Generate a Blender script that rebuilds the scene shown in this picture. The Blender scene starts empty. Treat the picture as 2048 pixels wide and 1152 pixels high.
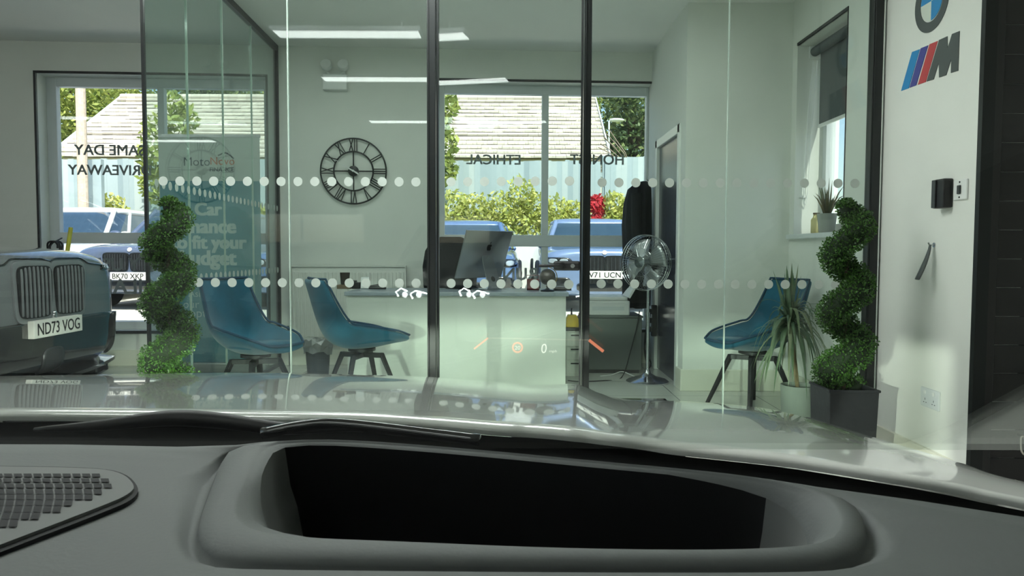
import bpy, bmesh, math, random
from mathutils import Matrix, Vector
from mathutils.bvhtree import BVHTree
random.seed(7)
R = math.radians
SC = bpy.context.scene
COL = SC.collection

# ------------------------------------------------------------------ camera
CAMZ, F, PITCH, ROLL = 1.06, 1480.0, 2.86, 0.2
CAM_M = Matrix.Translation((0, 0, CAMZ)) @ Matrix.Rotation(R(90 - PITCH), 4, 'X') @ Matrix.Rotation(R(ROLL), 4, 'Z')
cd = bpy.data.cameras.new('camera'); cd.lens = F / 2048 * 36; cd.sensor_width = 36; cd.clip_start = 0.02
cd.dof.use_dof = True; cd.dof.focus_distance = 5.5; cd.dof.aperture_fstop = 70
cam = bpy.data.objects.new('camera', cd); cam.matrix_world = CAM_M; COL.objects.link(cam); SC.camera = cam

# ------------------------------------------------------------------ world, sun, exposure
SUN_DIR = Vector((0.22, -0.50, 0.84)).normalized()      # towards the sun
w = bpy.data.worlds.new('sky'); SC.world = w; w.use_nodes = True
nt = w.node_tree
sky = nt.nodes.new('ShaderNodeTexSky'); sky.sky_type = 'NISHITA'; sky.sun_disc = False
sky.sun_elevation = math.asin(SUN_DIR.z); sky.sun_rotation = math.atan2(SUN_DIR.x, SUN_DIR.y); sky.dust_density = 2.0
nt.links.new(sky.outputs[0], nt.nodes['Background'].inputs[0])
nt.nodes['Background'].inputs[1].default_value = 0.22
sl = bpy.data.lights.new('sun', 'SUN'); sl.energy = 6.2; sl.angle = R(0.6); sl.color = (1.0, 0.95, 0.86)
so = bpy.data.objects.new('sun', sl); so.rotation_euler = SUN_DIR.to_track_quat('Z', 'Y').to_euler(); so.location = (0, 0, 20); COL.objects.link(so)
PANEL_EMIT = 10.0                                        # LED panels in the ceilings
BEAM_W = 190.0                                          # each dipped headlamp
SC.view_settings.view_transform = 'Standard'; SC.view_settings.look = 'None'
SC.view_settings.exposure = 0.6; SC.view_settings.gamma = 1.0; SC.view_settings.use_curve_mapping = False
SC.cycles.max_bounces = 10; SC.cycles.diffuse_bounces = 5; SC.cycles.glossy_bounces = 4
SC.cycles.transparent_max_bounces = 24; SC.cycles.sample_clamp_indirect = 6.0
SC.cycles.caustics_reflective = False; SC.cycles.caustics_refractive = False
SC.cycles.use_denoising = True

# ------------------------------------------------------------------ pixel helpers: a ray of the photograph met with a real surface
def ray(px, py):
    d = CAM_M.to_3x3() @ Vector(((px - 1024) / F, -(py - 576) / F, -1))
    return Vector((0, 0, CAMZ)), d
def P(px, py, Y):
    o, d = ray(px, py); return o + d * (Y / d.y)
def PZ(px, py, z):
    o, d = ray(px, py); return o + d * ((z - CAMZ) / d.z)
def PX(px, py, X):
    o, d = ray(px, py); return o + d * (X / d.x)
WA = R(3.3); WO = Vector((0, 6.928, 0)); WD = Vector((math.cos(WA), math.sin(WA), 0)); WN = Vector((-math.sin(WA), math.cos(WA), 0))
def BW(u, v, z): return WO + WD * u + WN * v + Vector((0, 0, z))
def PW(px, py, v=0.0):
    o, d = ray(px, py); t = (WO + WN * v - o).dot(WN) / d.dot(WN); p = o + d * t
    return (p - WO).dot(WD), p.z

# ------------------------------------------------------------------ materials
def S(r, g, b):
    f = lambda c: (c / 255 / 12.92) if c / 255 <= 0.04045 else ((c / 255 + 0.055) / 1.055) ** 2.4
    return (f(r), f(g), f(b))
MATS = {}
def mat(name, col, rough=0.5, metal=0.0, coat=0.0, var=0.06, scale=6.0, bump=0.0, bscale=60.0, spec=0.5, coatr=0.03, emit=None, es=0, trans=0, sheen=0):
    m = bpy.data.materials.new(name); m.use_nodes = True; t = m.node_tree; b = t.nodes['Principled BSDF']
    b.inputs['Roughness'].default_value = rough; b.inputs['Metallic'].default_value = metal
    b.inputs['Coat Weight'].default_value = coat; b.inputs['Coat Roughness'].default_value = coatr
    b.inputs['Specular IOR Level'].default_value = spec
    if sheen: b.inputs['Sheen Weight'].default_value = sheen
    tc = t.nodes.new('ShaderNodeTexCoord'); n = t.nodes.new('ShaderNodeTexNoise'); n.inputs['Scale'].default_value = scale; n.inputs['Detail'].default_value = 4
    r = t.nodes.new('ShaderNodeValToRGB'); c = Vector(col)
    r.color_ramp.elements[0].position = .3; r.color_ramp.elements[1].position = .7
    r.color_ramp.elements[0].color = (*(c * (1 - var)), 1); r.color_ramp.elements[1].color = (*[min(1, x) for x in c * (1 + var)], 1)
    t.links.new(tc.outputs['Object'], n.inputs['Vector']); t.links.new(n.outputs['Fac'], r.inputs['Fac']); t.links.new(r.outputs[0], b.inputs['Base Color'])
    if bump:
        n2 = t.nodes.new('ShaderNodeTexNoise'); n2.inputs['Scale'].default_value = bscale; n2.inputs['Detail'].default_value = 3
        bp = t.nodes.new('ShaderNodeBump'); bp.inputs['Strength'].default_value = bump; bp.inputs['Distance'].default_value = 0.01
        t.links.new(tc.outputs['Object'], n2.inputs['Vector']); t.links.new(n2.outputs['Fac'], bp.inputs['Height']); t.links.new(bp.outputs[0], b.inputs['Normal'])
    if emit:
        b.inputs['Emission Color'].default_value = (*emit, 1); b.inputs['Emission Strength'].default_value = es
    MATS[name] = m; return m
def glass(name, tint, f0=0.04, rough=0.0, haze=None):
    m = bpy.data.materials.new(name); m.use_nodes = True; t = m.node_tree; t.nodes.clear()
    o = t.nodes.new('ShaderNodeOutputMaterial'); mx = t.nodes.new('ShaderNodeMixShader'); tr = t.nodes.new('ShaderNodeBsdfTransparent'); g = t.nodes.new('ShaderNodeBsdfGlossy')
    tr.inputs[0].default_value = (*tint, 1); g.inputs['Roughness'].default_value = rough
    lw = t.nodes.new('ShaderNodeLayerWeight'); lw.inputs[0].default_value = .5
    p = t.nodes.new('ShaderNodeMath'); p.operation = 'POWER'; p.inputs[1].default_value = 5
    a = t.nodes.new('ShaderNodeMath'); a.operation = 'MULTIPLY_ADD'; a.inputs[1].default_value = 1 - f0; a.inputs[2].default_value = f0
    t.links.new(lw.outputs['Facing'], p.inputs[0]); t.links.new(p.outputs[0], a.inputs[0]); t.links.new(a.outputs[0], mx.inputs[0])
    t.links.new(tr.outputs[0], mx.inputs[1]); t.links.new(g.outputs[0], mx.inputs[2]); t.links.new(mx.outputs[0], o.inputs[0])
    MATS[name] = m; return m
def leafmat(name, cols, rough=0.5, trans=0.25):
    m = bpy.data.materials.new(name); m.use_nodes = True; t = m.node_tree; b = t.nodes['Principled BSDF']; b.inputs['Roughness'].default_value = rough
    g = t.nodes.new('ShaderNodeNewGeometry'); r = t.nodes.new('ShaderNodeValToRGB')
    while len(r.color_ramp.elements) < len(cols): r.color_ramp.elements.new(.5)
    for k, c in enumerate(cols):
        r.color_ramp.elements[k].position = k / (len(cols) - 1); r.color_ramp.elements[k].color = (*c, 1)
    t.links.new(g.outputs['Random Per Island'], r.inputs[0]); t.links.new(r.outputs[0], b.inputs['Base Color'])
    if trans:
        ts = t.nodes.new('ShaderNodeBsdfTranslucent'); mx = t.nodes.new('ShaderNodeMixShader'); mx.inputs[0].default_value = trans
        t.links.new(r.outputs[0], ts.inputs[0]); t.links.new(b.outputs[0], mx.inputs[1]); t.links.new(ts.outputs[0], mx.inputs[2])
        t.links.new(mx.outputs[0], t.nodes['Material Output'].inputs[0])
    MATS[name] = m; return m
def brickmat(name, c1, c2, mortar, bw, bh, ms, rough=.6, offset=.5, coat=0, vec='Object', rot=(0, 0, 0)):
    m = mat(name, c1, rough, coat=coat); t = m.node_tree; b = t.nodes['Principled BSDF']
    br = t.nodes.new('ShaderNodeTexBrick'); tc = t.nodes.new('ShaderNodeTexCoord'); mp = t.nodes.new('ShaderNodeMapping'); mp.inputs['Rotation'].default_value = rot
    br.inputs['Color1'].default_value = (*c1, 1); br.inputs['Color2'].default_value = (*c2, 1); br.inputs['Mortar'].default_value = (*mortar, 1)
    br.inputs['Scale'].default_value = 1; br.inputs['Brick Width'].default_value = bw; br.inputs['Row Height'].default_value = bh; br.inputs['Mortar Size'].default_value = ms
    br.offset = offset
    t.links.new(tc.outputs[vec], mp.inputs[0]); t.links.new(mp.outputs[0], br.inputs[0]); t.links.new(br.outputs['Color'], b.inputs['Base Color'])
    return m

mat('wall_paint', S(220, 222, 216), .85, var=.015, bump=.008)
mat('ceiling_paint', S(226, 226, 222), .9, var=.015)
mat('skirting_gloss', S(220, 220, 205), .35, var=.02)
brickmat('floor_tile', S(205, 206, 198), S(198, 200, 194), S(120, 122, 118), .6, .6, .003, rough=.13, offset=0)
mat('black_alu', S(30, 33, 34), .35, .3, var=.05)
mat('upvc', S(205, 210, 212), .35, var=.02)
mat('black_seal', S(22, 24, 26), .5, var=.05)
glass('office_glass', (.915, .955, .935), .035)
glass('side_glass', (.90, .95, .935), .035)
glass('window_glass', (.95, .97, .97), .03)
glass('windscreen_glass', (.95, .97, .955), .02)
mat('frost_dot', S(188, 196, 190), .9, var=.02)
mat('vinyl_grey', S(122, 130, 132), .6, var=.02)
mat('glass_edge', S(186, 202, 192), .15, var=.03)
mat('velvet_blue', S(32, 88, 112), .85, var=.2, scale=7, bump=.12, bscale=120, sheen=.25, spec=.2)
mat('velvet_piping', S(26, 62, 88), .8, var=.1)
mat('dark_metal', S(48, 48, 50), .45, .4)
mat('black_plastic', S(22, 22, 24), .45)
mat('black_cloth', S(16, 17, 24), .95, var=.3, scale=9)
mat('charcoal_cloth', S(20, 22, 26), .9, var=.2, bump=.2)
mat('desk_white', S(214, 216, 208), .4, var=.02)
mat('desk_top', S(150, 158, 166), .3, var=.03)
mat('aluminium', S(190, 192, 194), .3, .9, var=.03)
mat('chrome', S(200, 202, 205), .12, 1.0, var=.02)
mat('apple_black', S(15, 15, 16), .3)
mat('radiator_white', S(225, 226, 220), .4, var=.02)
mat('bin_plastic', S(60, 66, 70), .4)
glass('bin_liner', (.55, .57, .57), .45, .6)
mat('cabinet_grey', S(92, 98, 96), .5, var=.05)
mat('white_plastic', S(222, 224, 222), .35, var=.02)
mat('yellow', S(250, 210, 20), .4, var=.04)
mat('tape_yellow', S(205, 200, 60), .5, var=.08)
mat('red_brown', S(110, 40, 40), .5)
mat('brown_card', S(110, 92, 72), .7)
mat('cup_dark', S(45, 36, 30), .5)
mat('globe_dark', S(58, 52, 44), .3, .3, var=.5, scale=14)
mat('jar_cream', S(206, 196, 140), .5)
mat('brass', S(180, 150, 90), .3, .9)
mat('door_grey', S(66, 70, 82), .22, var=.06, scale=3)
mat('door_frame_white', S(225, 228, 224), .35, var=.02)
mat('blind_grey', S(76, 84, 86), .9, var=.03)
mat('terracotta_grey', S(150, 155, 148), .7, var=.05)
mat('soil', S(60, 48, 38), .95, var=.3, scale=40)
mat('planter_black', S(38, 40, 44), .55, var=.1, scale=5, bump=.9, bscale=9)
mat('bark', S(150, 132, 100), .9, var=.2, scale=30, bump=.5)
mat('trunk_dark', S(56, 46, 36), .9, var=.2, scale=30)
leafmat('box_leaf', [S(28, 52, 20), S(50, 88, 30), S(78, 122, 44), S(58, 100, 36)], .5, .15)
mat('box_core', S(20, 38, 14), .9)
leafmat('dracaena_leaf', [S(74, 98, 76), S(112, 134, 104), S(140, 146, 116)], .4, .2)
leafmat('aloe_leaf', [S(60, 80, 50), S(120, 110, 80), S(84, 110, 66)], .5, .1)
leafmat('tree_green', [S(96, 116, 50), S(146, 160, 76), S(196, 200, 112), S(120, 140, 66)], .6, .35)
leafmat('tree_dark', [S(60, 84, 52), S(92, 114, 70), S(140, 152, 92)], .6, .3)
leafmat('bush_yellow', [S(160, 172, 84), S(200, 202, 104), S(214, 212, 136), S(130, 148, 70)], .6, .35)
leafmat('bush_red', [S(190, 40, 60), S(225, 70, 80), S(160, 30, 50)], .6, .3)
mat('twig', S(150, 132, 116), .9)
brickmat('roof_tile', S(208, 200, 186), S(186, 178, 166), S(150, 142, 130), .32, .3, .006, rough=.85)
leafmat('fence_board', [S(140, 156, 162), S(166, 180, 184), S(152, 168, 172), S(180, 190, 190)], .9, 0)
mat('render_wall', S(200, 195, 185), .9)
mat('concrete', S(205, 202, 192), .9, var=.06, scale=2)
mat('paint_matt_white', S(228, 228, 222), .8, var=.02)
mat('earth_bank', S(120, 130, 70), .95, var=.25, scale=3)
mat('pole_wood', S(200, 182, 164), .9, var=.15, scale=20)
mat('paint_white', S(222, 224, 220), .25, coat=1.0, var=.01)
mat('bonnet_paint', S(240, 244, 238), .22, coat=1.0, var=.01, spec=.6)
mat('paint_black', S(120, 124, 126), .22, .15, coat=1.0, var=.03)
mat('paint_slate', S(92, 104, 128), .25, .3, coat=1.0, var=.03)
mat('paint_blue', S(96, 124, 170), .25, .3, coat=1.0, var=.03)
mat('paint_lightblue', S(128, 148, 186), .25, .3, coat=1.0, var=.03)
mat('car_glass', S(40, 62, 78), .04, 0, coat=1.0, var=.05, spec=1.0)
mat('gloss_black', S(10, 10, 11), .12, coat=1.0)
mat('grille_black', S(12, 13, 14), .4)
mat('slat_grey', S(70, 72, 74), .3, .6)
mat('trim_grey', S(132, 136, 138), .3, .1)
mat('tyre', S(28, 28, 30), .8)
mat('rim', S(70, 72, 76), .35, .8)
mat('lamp_clear', S(170, 178, 186), .1, .3, coat=1.0)
mat('plate_white', S(232, 232, 224), .4, var=.01)
mat('plate_ink', S(20, 20, 22), .5)
mat('emblem_blue', S(30, 130, 190), .4)
mat('dash_skin', S(106, 109, 110), .65, var=.03, bump=.04, bscale=400)
mat('dash_edge', S(112, 114, 114), .6, var=.03)
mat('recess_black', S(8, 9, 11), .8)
mat('hole_dark', S(34, 34, 38), .8)
mat('decal_grey', S(72, 78, 78), .6, var=.02)
mat('decal_blue', S(36, 132, 190), .5, var=.02)
mat('decal_violet', S(66, 68, 140), .5, var=.02)
mat('decal_red', S(180, 62, 66), .5, var=.02)
mat('decal_white', S(205, 212, 200), .5, var=.02)
mat('banner_teal', S(50, 134, 152), .6, var=.03)
mat('banner_white', S(205, 210, 206), .6, var=.02)
mat('banner_text', S(190, 205, 205), .6, var=.02)
mat('logo_slate', S(74, 84, 96), .6)
mat('logo_orange', S(205, 110, 74), .6)
mat('board_black', S(36, 34, 36), .45, var=.12, scale=4)
mat('led', (1, 1, 1), .5, emit=(.97, 1, .985), es=PANEL_EMIT)
mat('drl', (1, 1, 1), .5, emit=(.95, 1, 1), es=30)
mat('lens_lit', (1, 1, 1), .3, emit=(.95, 1, 1), es=14)
mat('rope', S(200, 196, 184), .9)
mat('leather_strap', S(70, 76, 76), .5)
def hudmat(name, c, s, a):
    m = bpy.data.materials.new(name); m.use_nodes = True; t = m.node_tree; t.nodes.clear()
    o = t.nodes.new('ShaderNodeOutputMaterial'); ad = t.nodes.new('ShaderNodeAddShader'); tr = t.nodes.new('ShaderNodeBsdfTransparent'); e = t.nodes.new('ShaderNodeEmission')
    tr.inputs[0].default_value = (a, a, a, 1); e.inputs[0].default_value = (*c, 1); e.inputs[1].default_value = s
    t.links.new(tr.outputs[0], ad.inputs[0]); t.links.new(e.outputs[0], ad.inputs[1]); t.links.new(ad.outputs[0], o.inputs[0]); MATS[name] = m
hudmat('hud_white', (1, 1, .9), .40, .9); hudmat('hud_red', (1, .3, .15), .40, .85); hudmat('hud_faint', (1, .8, .6), .07, 1.0)

# ------------------------------------------------------------------ mesh builder
class MB:
    def __init__(s): s.v = []; s.f = []; s.mi = []; s.cur = 0
    def add(s, vs, fs):
        o = len(s.v); s.v += [Vector(v) for v in vs]; s.f += [tuple(i + o for i in f) for f in fs]; s.mi += [s.cur] * len(fs); return s
    def box(s, c, d, M=None):
        x, y, z = d[0] / 2, d[1] / 2, d[2] / 2
        vs = [Vector((sx * x, sy * y, sz * z)) for sz in (-1, 1) for sy in (-1, 1) for sx in (-1, 1)]
        if M is not None: vs = [M @ v for v in vs]
        vs = [v + Vector(c) for v in vs]
        return s.add(vs, [(0, 2, 3, 1), (4, 5, 7, 6), (0, 1, 5, 4), (2, 6, 7, 3), (0, 4, 6, 2), (1, 3, 7, 5)])
    def mm(s, a, b): return s.box([(a[i] + b[i]) / 2 for i in range(3)], [abs(b[i] - a[i]) for i in range(3)])
    def hexa(s, p):  # 8 points: bottom four, top four
        return s.add(p, [(0, 3, 2, 1), (4, 5, 6, 7), (0, 1, 5, 4), (1, 2, 6, 5), (2, 3, 7, 6), (3, 0, 4, 7)])
    def tube(s, pts, r, n=8, caps=True, closed=False, flat=1.0):
        pts = [Vector(p) for p in pts]; m = len(pts); rr = r if isinstance(r, (list, tuple)) else [r] * m
        t0 = (pts[1] - pts[0]).normalized(); up = Vector((0, 0, 1)) if abs(t0.z) < .9 else Vector((1, 0, 0)); nx = t0.cross(up).normalized()
        vs = []
        for i in range(m):
            a = pts[i - 1] if (i or closed) else pts[0]; b = pts[(i + 1) % m] if (i < m - 1 or closed) else pts[-1]
            t = (b - a).normalized(); nx = (nx - t * nx.dot(t)).normalized(); ny = t.cross(nx)
            for k in range(n):
                q = 2 * math.pi * k / n; vs.append(pts[i] + nx * (math.cos(q) * rr[i]) + ny * (math.sin(q) * rr[i] * flat))
        fs = []
        for i in range(m if closed else m - 1):
            for k in range(n):
                a = i * n + k; b = i * n + (k + 1) % n; j = (i + 1) % m
                fs.append((a, b, j * n + (k + 1) % n, j * n + k))
        if caps and not closed: fs += [tuple(reversed(range(n))), tuple(range((m - 1) * n, m * n))]
        return s.add(vs, fs)
    def lathe(s, prof, c=(0, 0, 0), n=32, M=None):
        vs = []; c = Vector(c)
        for (r, z) in prof:
            for k in range(n):
                q = 2 * math.pi * k / n; p = Vector((r * math.cos(q), r * math.sin(q), z)); vs.append((M @ p if M is not None else p) + c)
        fs = [(i * n + k, i * n + (k + 1) % n, (i + 1) * n + (k + 1) % n, (i + 1) * n + k) for i in range(len(prof) - 1) for k in range(n)]
        fs += [tuple(reversed(range(n))), tuple(range((len(prof) - 1) * n, len(prof) * n))]
        return s.add(vs, fs)
    def loft(s, secs, caps=True, closed=True):
        n = len(secs[0]); vs = [p for q in secs for p in q]
        fs = [(i * n + k, i * n + (k + 1) % n, (i + 1) * n + (k + 1) % n, (i + 1) * n + k) for i in range(len(secs) - 1) for k in range(n if closed else n - 1)]
        if caps: fs += [tuple(reversed(range(n))), tuple(range((len(secs) - 1) * n, len(secs) * n))]
        return s.add(vs, fs)
    def prism(s, outline, o, ax, ay, d):   # 2D outline in plane (ax, ay) at o, pushed along d
        o, ax, ay, d = Vector(o), Vector(ax), Vector(ay), Vector(d); n = len(outline)
        vs = [o + ax * x + ay * y for x, y in outline] + [o + ax * x + ay * y + d for x, y in outline]
        return s.add(vs, [tuple(range(n)), tuple(range(2 * n - 1, n - 1, -1))] + [(k, k + n, (k + 1) % n + n, (k + 1) % n) for k in range(n)])
    def ball(s, c, r, n=16, m=10, sc=(1, 1, 1)):
        prof = [(max(1e-4, math.sin(math.pi * i / m)) * r, -math.cos(math.pi * i / m) * r) for i in range(m + 1)]
        return s.lathe(prof, c, n, Matrix.Diagonal(sc))
    def build(s, name, material, parent=None, smooth=False, bevel=0, sub=0, solid=0, world=False, auto=None):
        me = bpy.data.meshes.new(name)
        root = parent
        vs = s.v
        if world and parent is not None:
            while root.parent is not None: root = root.parent
            Mi = (Matrix.Translation(root.location) @ root.rotation_euler.to_matrix().to_4x4()).inverted(); vs = [Mi @ v for v in vs]
        me.from_pydata([tuple(v) for v in vs], [], s.f)
        ms = material if isinstance(material, (list, tuple)) else [material]
        for m in ms: me.materials.append(MATS[m])
        if len(ms) > 1: me.polygons.foreach_set('material_index', s.mi)
        bm = bmesh.new(); bm.from_mesh(me); bmesh.ops.recalc_face_normals(bm, faces=bm.faces); bm.to_mesh(me); bm.free()
        o = bpy.data.objects.new(name, me); COL.objects.link(o); o.parent = parent
        if smooth: me.shade_smooth()
        if auto:
            me.shade_smooth(); me.set_sharp_from_angle(angle=R(auto))
        if solid:
            md = o.modifiers.new('solid', 'SOLIDIFY'); md.thickness = solid; md.offset = 0
        if bevel:
            md = o.modifiers.new('bevel', 'BEVEL'); md.width = bevel; md.segments = 2; md.limit_method = 'ANGLE'; md.harden_normals = False
        if sub:
            md = o.modifiers.new('sub', 'SUBSURF'); md.levels = sub; md.render_levels = sub
        return o
def thing(name, label, cat, loc=(0, 0, 0), rz=0.0, group=None):
    o = bpy.data.objects.new(name, None); COL.objects.link(o); o.location = loc; o.rotation_euler = (0, 0, rz); o.empty_display_size = .1
    return tag(o, label, cat, group)
def tag(o, label, cat, group=None):
    o['label'] = label; o['category'] = cat
    if group: o['group'] = group
    return o
def struct(o, label=None):
    o['kind'] = 'structure'
    if label: o['label'] = label
    return o
def sroot(name, label=None):
    o = bpy.data.objects.new(name, None); COL.objects.link(o); return struct(o, label)
def dup(root, loc, rz, label, group=None):
    r = root.copy(); COL.objects.link(r); r.location = loc; r.rotation_euler = (0, 0, rz); r['label'] = label
    if group: r['group'] = group
    for ch in list(root.children):
        c = ch.copy(); COL.objects.link(c); c.parent = r
        for g in ch.children:
            d = g.copy(); COL.objects.link(d); d.parent = c
    return r
def text(name, body, o, right, up, material, parent, height=None, width=None, ext=.001, bold=0.0, align='CENTER', world=True, space=1.0):
    cu = bpy.data.curves.new(name, 'FONT'); cu.body = body; cu.extrude = 0; cu.space_character = space; cu.resolution_u = 3
    to = bpy.data.objects.new(name, cu); COL.objects.link(to)
    dg = bpy.context.evaluated_depsgraph_get(); me = bpy.data.meshes.new_from_object(to.evaluated_get(dg))
    vs = [v.co.copy() for v in me.vertices]; fs = [tuple(p.vertices) for p in me.polygons]
    bpy.data.objects.remove(to); bpy.data.curves.remove(cu); bpy.data.meshes.remove(me)
    x0, x1 = min(v.x for v in vs), max(v.x for v in vs); y0, y1 = min(v.y for v in vs), max(v.y for v in vs)
    sy = height / (y1 - y0) if height else width / (x1 - x0); sx = width / (x1 - x0) if width else sy
    ox = {'CENTER': (x0 + x1) / 2, 'LEFT': x0, 'RIGHT': x1}[align]; oy = (y0 + y1) / 2
    o, right, up = Vector(o), Vector(right).normalized(), Vector(up).normalized(); nrm = right.cross(up)
    m = MB(); b = bold * sy * (1 if bold else 0)
    for k in range(5 if bold else 1):   # heavier strokes: the letters laid again, shifted by a hair
        ddx, ddy = ((0, 0), (b, b * .6), (-b, b * .6), (b, -b * .6), (-b, -b * .6))[k]
        m.add([o + right * ((v.x - ox) * sx + ddx) + up * ((v.y - oy) * sy + ddy) + nrm * (ext + .00002 * k) for v in vs], fs)
    return m.build(name, material, parent, world=world)
# ================================================================== the setting
CH = 2.91                                               # ceiling height
fl = MB(); fl.mm((-8.5, -7, -.12), (3.2, 3.3, 0)); fl.mm((-8.5, 3.3, -.12), (2.2, 7.35, 0)); struct(fl.build('floor', 'floor_tile'))
ce = MB(); ce.mm((-8.7, -7.2, CH), (3.4, 3.36, CH + .14)); ce.mm((-8.7, 3.36, CH), (2.24, 7.5, CH + .14)); struct(ce.build('ceiling', 'ceiling_paint'))
def wall_holes(a, b, z0, z1, holes, put):               # holes: (s0, s1, z0, z1) along the wall
    cuts = sorted({a, b, *[h[0] for h in holes], *[h[1] for h in holes]})
    for s0, s1 in zip(cuts, cuts[1:]):
        hs = sorted([(h[2], h[3]) for h in holes if h[0] <= s0 + 1e-6 and h[1] >= s1 - 1e-6]); z = z0
        for q0, q1 in hs:
            if q0 > z: put(s0, s1, z, q0)
            z = q1
        if z < z1: put(s0, s1, z, z1)
def bwbox(m, u0, u1, v0, v1, z0, z1):
    m.hexa([BW(u0, v0, z0), BW(u1, v0, z0), BW(u1, v1, z0), BW(u0, v1, z0), BW(u0, v0, z1), BW(u1, v0, z1), BW(u1, v1, z1), BW(u0, v1, z1)])
U0 = PW(75, 300)[0]; U1 = PW(533, 300)[0]; V0 = PW(866, 300)[0]; V1 = 1.315
ZT1 = PW(300, 149)[1]; ZB = PW(250, 662)[1]; ZT2 = PW(1230, 166)[1]
TH = .30
m = MB(); wall_holes(-8.6, 2.3, 0, CH, [(U0, U1, ZB, ZT1), (V0, V1, ZB, ZT2)], lambda a, b, c, d: bwbox(m, a, b, 0, TH, c, d)); struct(m.build('wall_back', 'wall_paint'))
m = MB(); bwbox(m, -8.4, 1.30, -.018, 0, 0, .145); struct(m.build('baseboard_back', 'skirting_gloss', bevel=.004))

def back_window(name, u0, u1, z0, z1, mull_px, left_px, right_px, tr_px):
    r = sroot(name)
    v = .16; t = MB()
    fu0 = u0 + .0; fu1 = u1 - .0
    g0 = PW(left_px, 300, v)[0]; g1 = PW(right_px, 300, v)[0] if right_px else fu1 - .05
    fr = MB(); bwbox(fr, fu0, g0, v, v + .07, z0, z1); bwbox(fr, g1, fu1, v, v + .07, z0, z1)
    gt = z1 - .085; gb = z0 + .07; bwbox(fr, g0, g1, v, v + .07, gt, z1); bwbox(fr, g0, g1, v, v + .07, z0, gb)
    ta, tb = PW(1024, tr_px[0], v)[1], PW(1024, tr_px[1], v)[1]; bwbox(fr, g0, g1, v - .015, v + .07, tb, ta)
    ma, mb = PW(mull_px[0], 300, v)[0], PW(mull_px[1], 300, v)[0]; bwbox(fr, ma, mb, v - .005, v + .07, ta, gt)
    bwbox(fr, ma, mb, v - .005, v + .07, gb, tb)
    fr.build('window_frame', 'upvc', r, bevel=.004)
    gl = MB(); bwbox(gl, g0 - .01, g1 + .01, v + .03, v + .045, gb - .01, gt + .01); gl.build('glass_pane', 'window_glass', r)
    e = .018; tr = MB(); bwbox(tr, u0 - e, u1 + (e if u1 < 1 else 0), -.006, .02, z1, z1 + e); bwbox(tr, u0 - e, u0, -.006, .02, z0, z1)
    if u1 < 1: bwbox(tr, u1, u1 + e, -.006, .02, z0, z1)
    bwbox(tr, u0 - e, u1 + (e if u1 < 1 else 0), -.012, .03, z0 - e * 1.4, z0)
    tr.build('window_trim', 'black_seal', r)
    return r
win1 = back_window('window_1', U0, U1, ZB, ZT1, (317, 330), 115, 529, (469, 490))
win2 = back_window('window_2', V0, V1, ZB, ZT2, (1084, 1097), 889, 1292, (470, 493))
def wtext(body, px, py, wpx, win, bold=.022):
    v = .17; u, z = PW(px, py, v); u2, _ = PW(px + wpx, py, v)
    text('vinyl_lettering', body, BW(u, v, z), -WD, (0, 0, 1), 'vinyl_grey', win, width=abs(u2 - u), bold=bold, world=False)
wtext('SAME DAY', 219, 300, 140, win1); wtext('DRIVEAWAY', 219, 340, 164, win1)
wtext('QUALITY USED', 284, 531, 246, win1); wtext('CARS AVAILABLE', 322, 573, 318, win1)
wtext('ETHICAL', 987, 319, 107, win2); wtext('HONEST', 1194, 319, 106, win2); wtext('RUN', 1040, 548, 66, win2)

# right-hand side of the office: a short wall with a door, a recess wall, then the wall with the blind
DX = 1.30; RY = 5.60; RX = 2.09
dy0 = DX * 1480 / (1357 - 1024); dy1 = 6.70; dz1 = PX(1357, 250, DX).z
m = MB(); wall_holes(RY, 7.08, 0, CH, [(dy0 + .02, dy1 - .02, 0, dz1 - .02)], lambda a, b, c, d: m.mm((DX, a, c), (DX + .14, b, d))); struct(m.build('wall_door_side', 'wall_paint'))
m = MB(); m.mm((DX + .14, RY, 0), (RX + .32, RY + .14, CH)); struct(m.build('wall_recess', 'wall_paint'))
m = MB(); m.mm((DX - .012, RY - .018, 0), (RX, RY, .165)); m.mm((DX - .018, RY - .018, 0), (DX, dy0 - .02, .165)); m.mm((RX - .018, 4.12, 0), (RX, RY - .018, .165)); struct(m.build('baseboard_recess', 'skirting_gloss', bevel=.006))
d2 = sroot('door_2')
m = MB(); m.mm((DX - .015, dy0 - .02, 0), (DX + .1, dy0 + .05, dz1)); m.mm((DX - .015, dy1 - .05, 0), (DX + .1, dy1 + .02, dz1)); m.mm((DX - .015, dy0 - .02, dz1 - .07), (DX + .1, dy1 + .02, dz1)); m.build('door_frame', 'door_frame_white', d2, bevel=.005)
m = MB(); m.mm((DX + .012, dy0 + .055, .01), (DX + .055, dy1 - .055, dz1 - .075)); m.build('door_leaf', 'door_grey', d2, bevel=.003)
m = MB(); m.lathe([(.025, 0), (.025, .008), (.01, .01), (.01, .045)], (0, 0, 0), 14, Matrix.Translation((DX + .012, dy0 + .13, 1.0)) @ Matrix.Rotation(R(-90), 4, 'Y')); m.tube([(DX - .035, dy0 + .13, 1.0), (DX - .035, dy0 + .25, 1.0)], .01, 8); m.build('door_handle', 'chrome', d2, auto=40)
m = MB(); m.lathe([(.028, 0), (.028, .012)], (0, 0, 0), 14, Matrix.Translation((DX + .012, dy0 + .13, .86)) @ Matrix.Rotation(R(-90), 4, 'Y')); m.build('lock_plate', 'black_plastic', d2)

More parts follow.
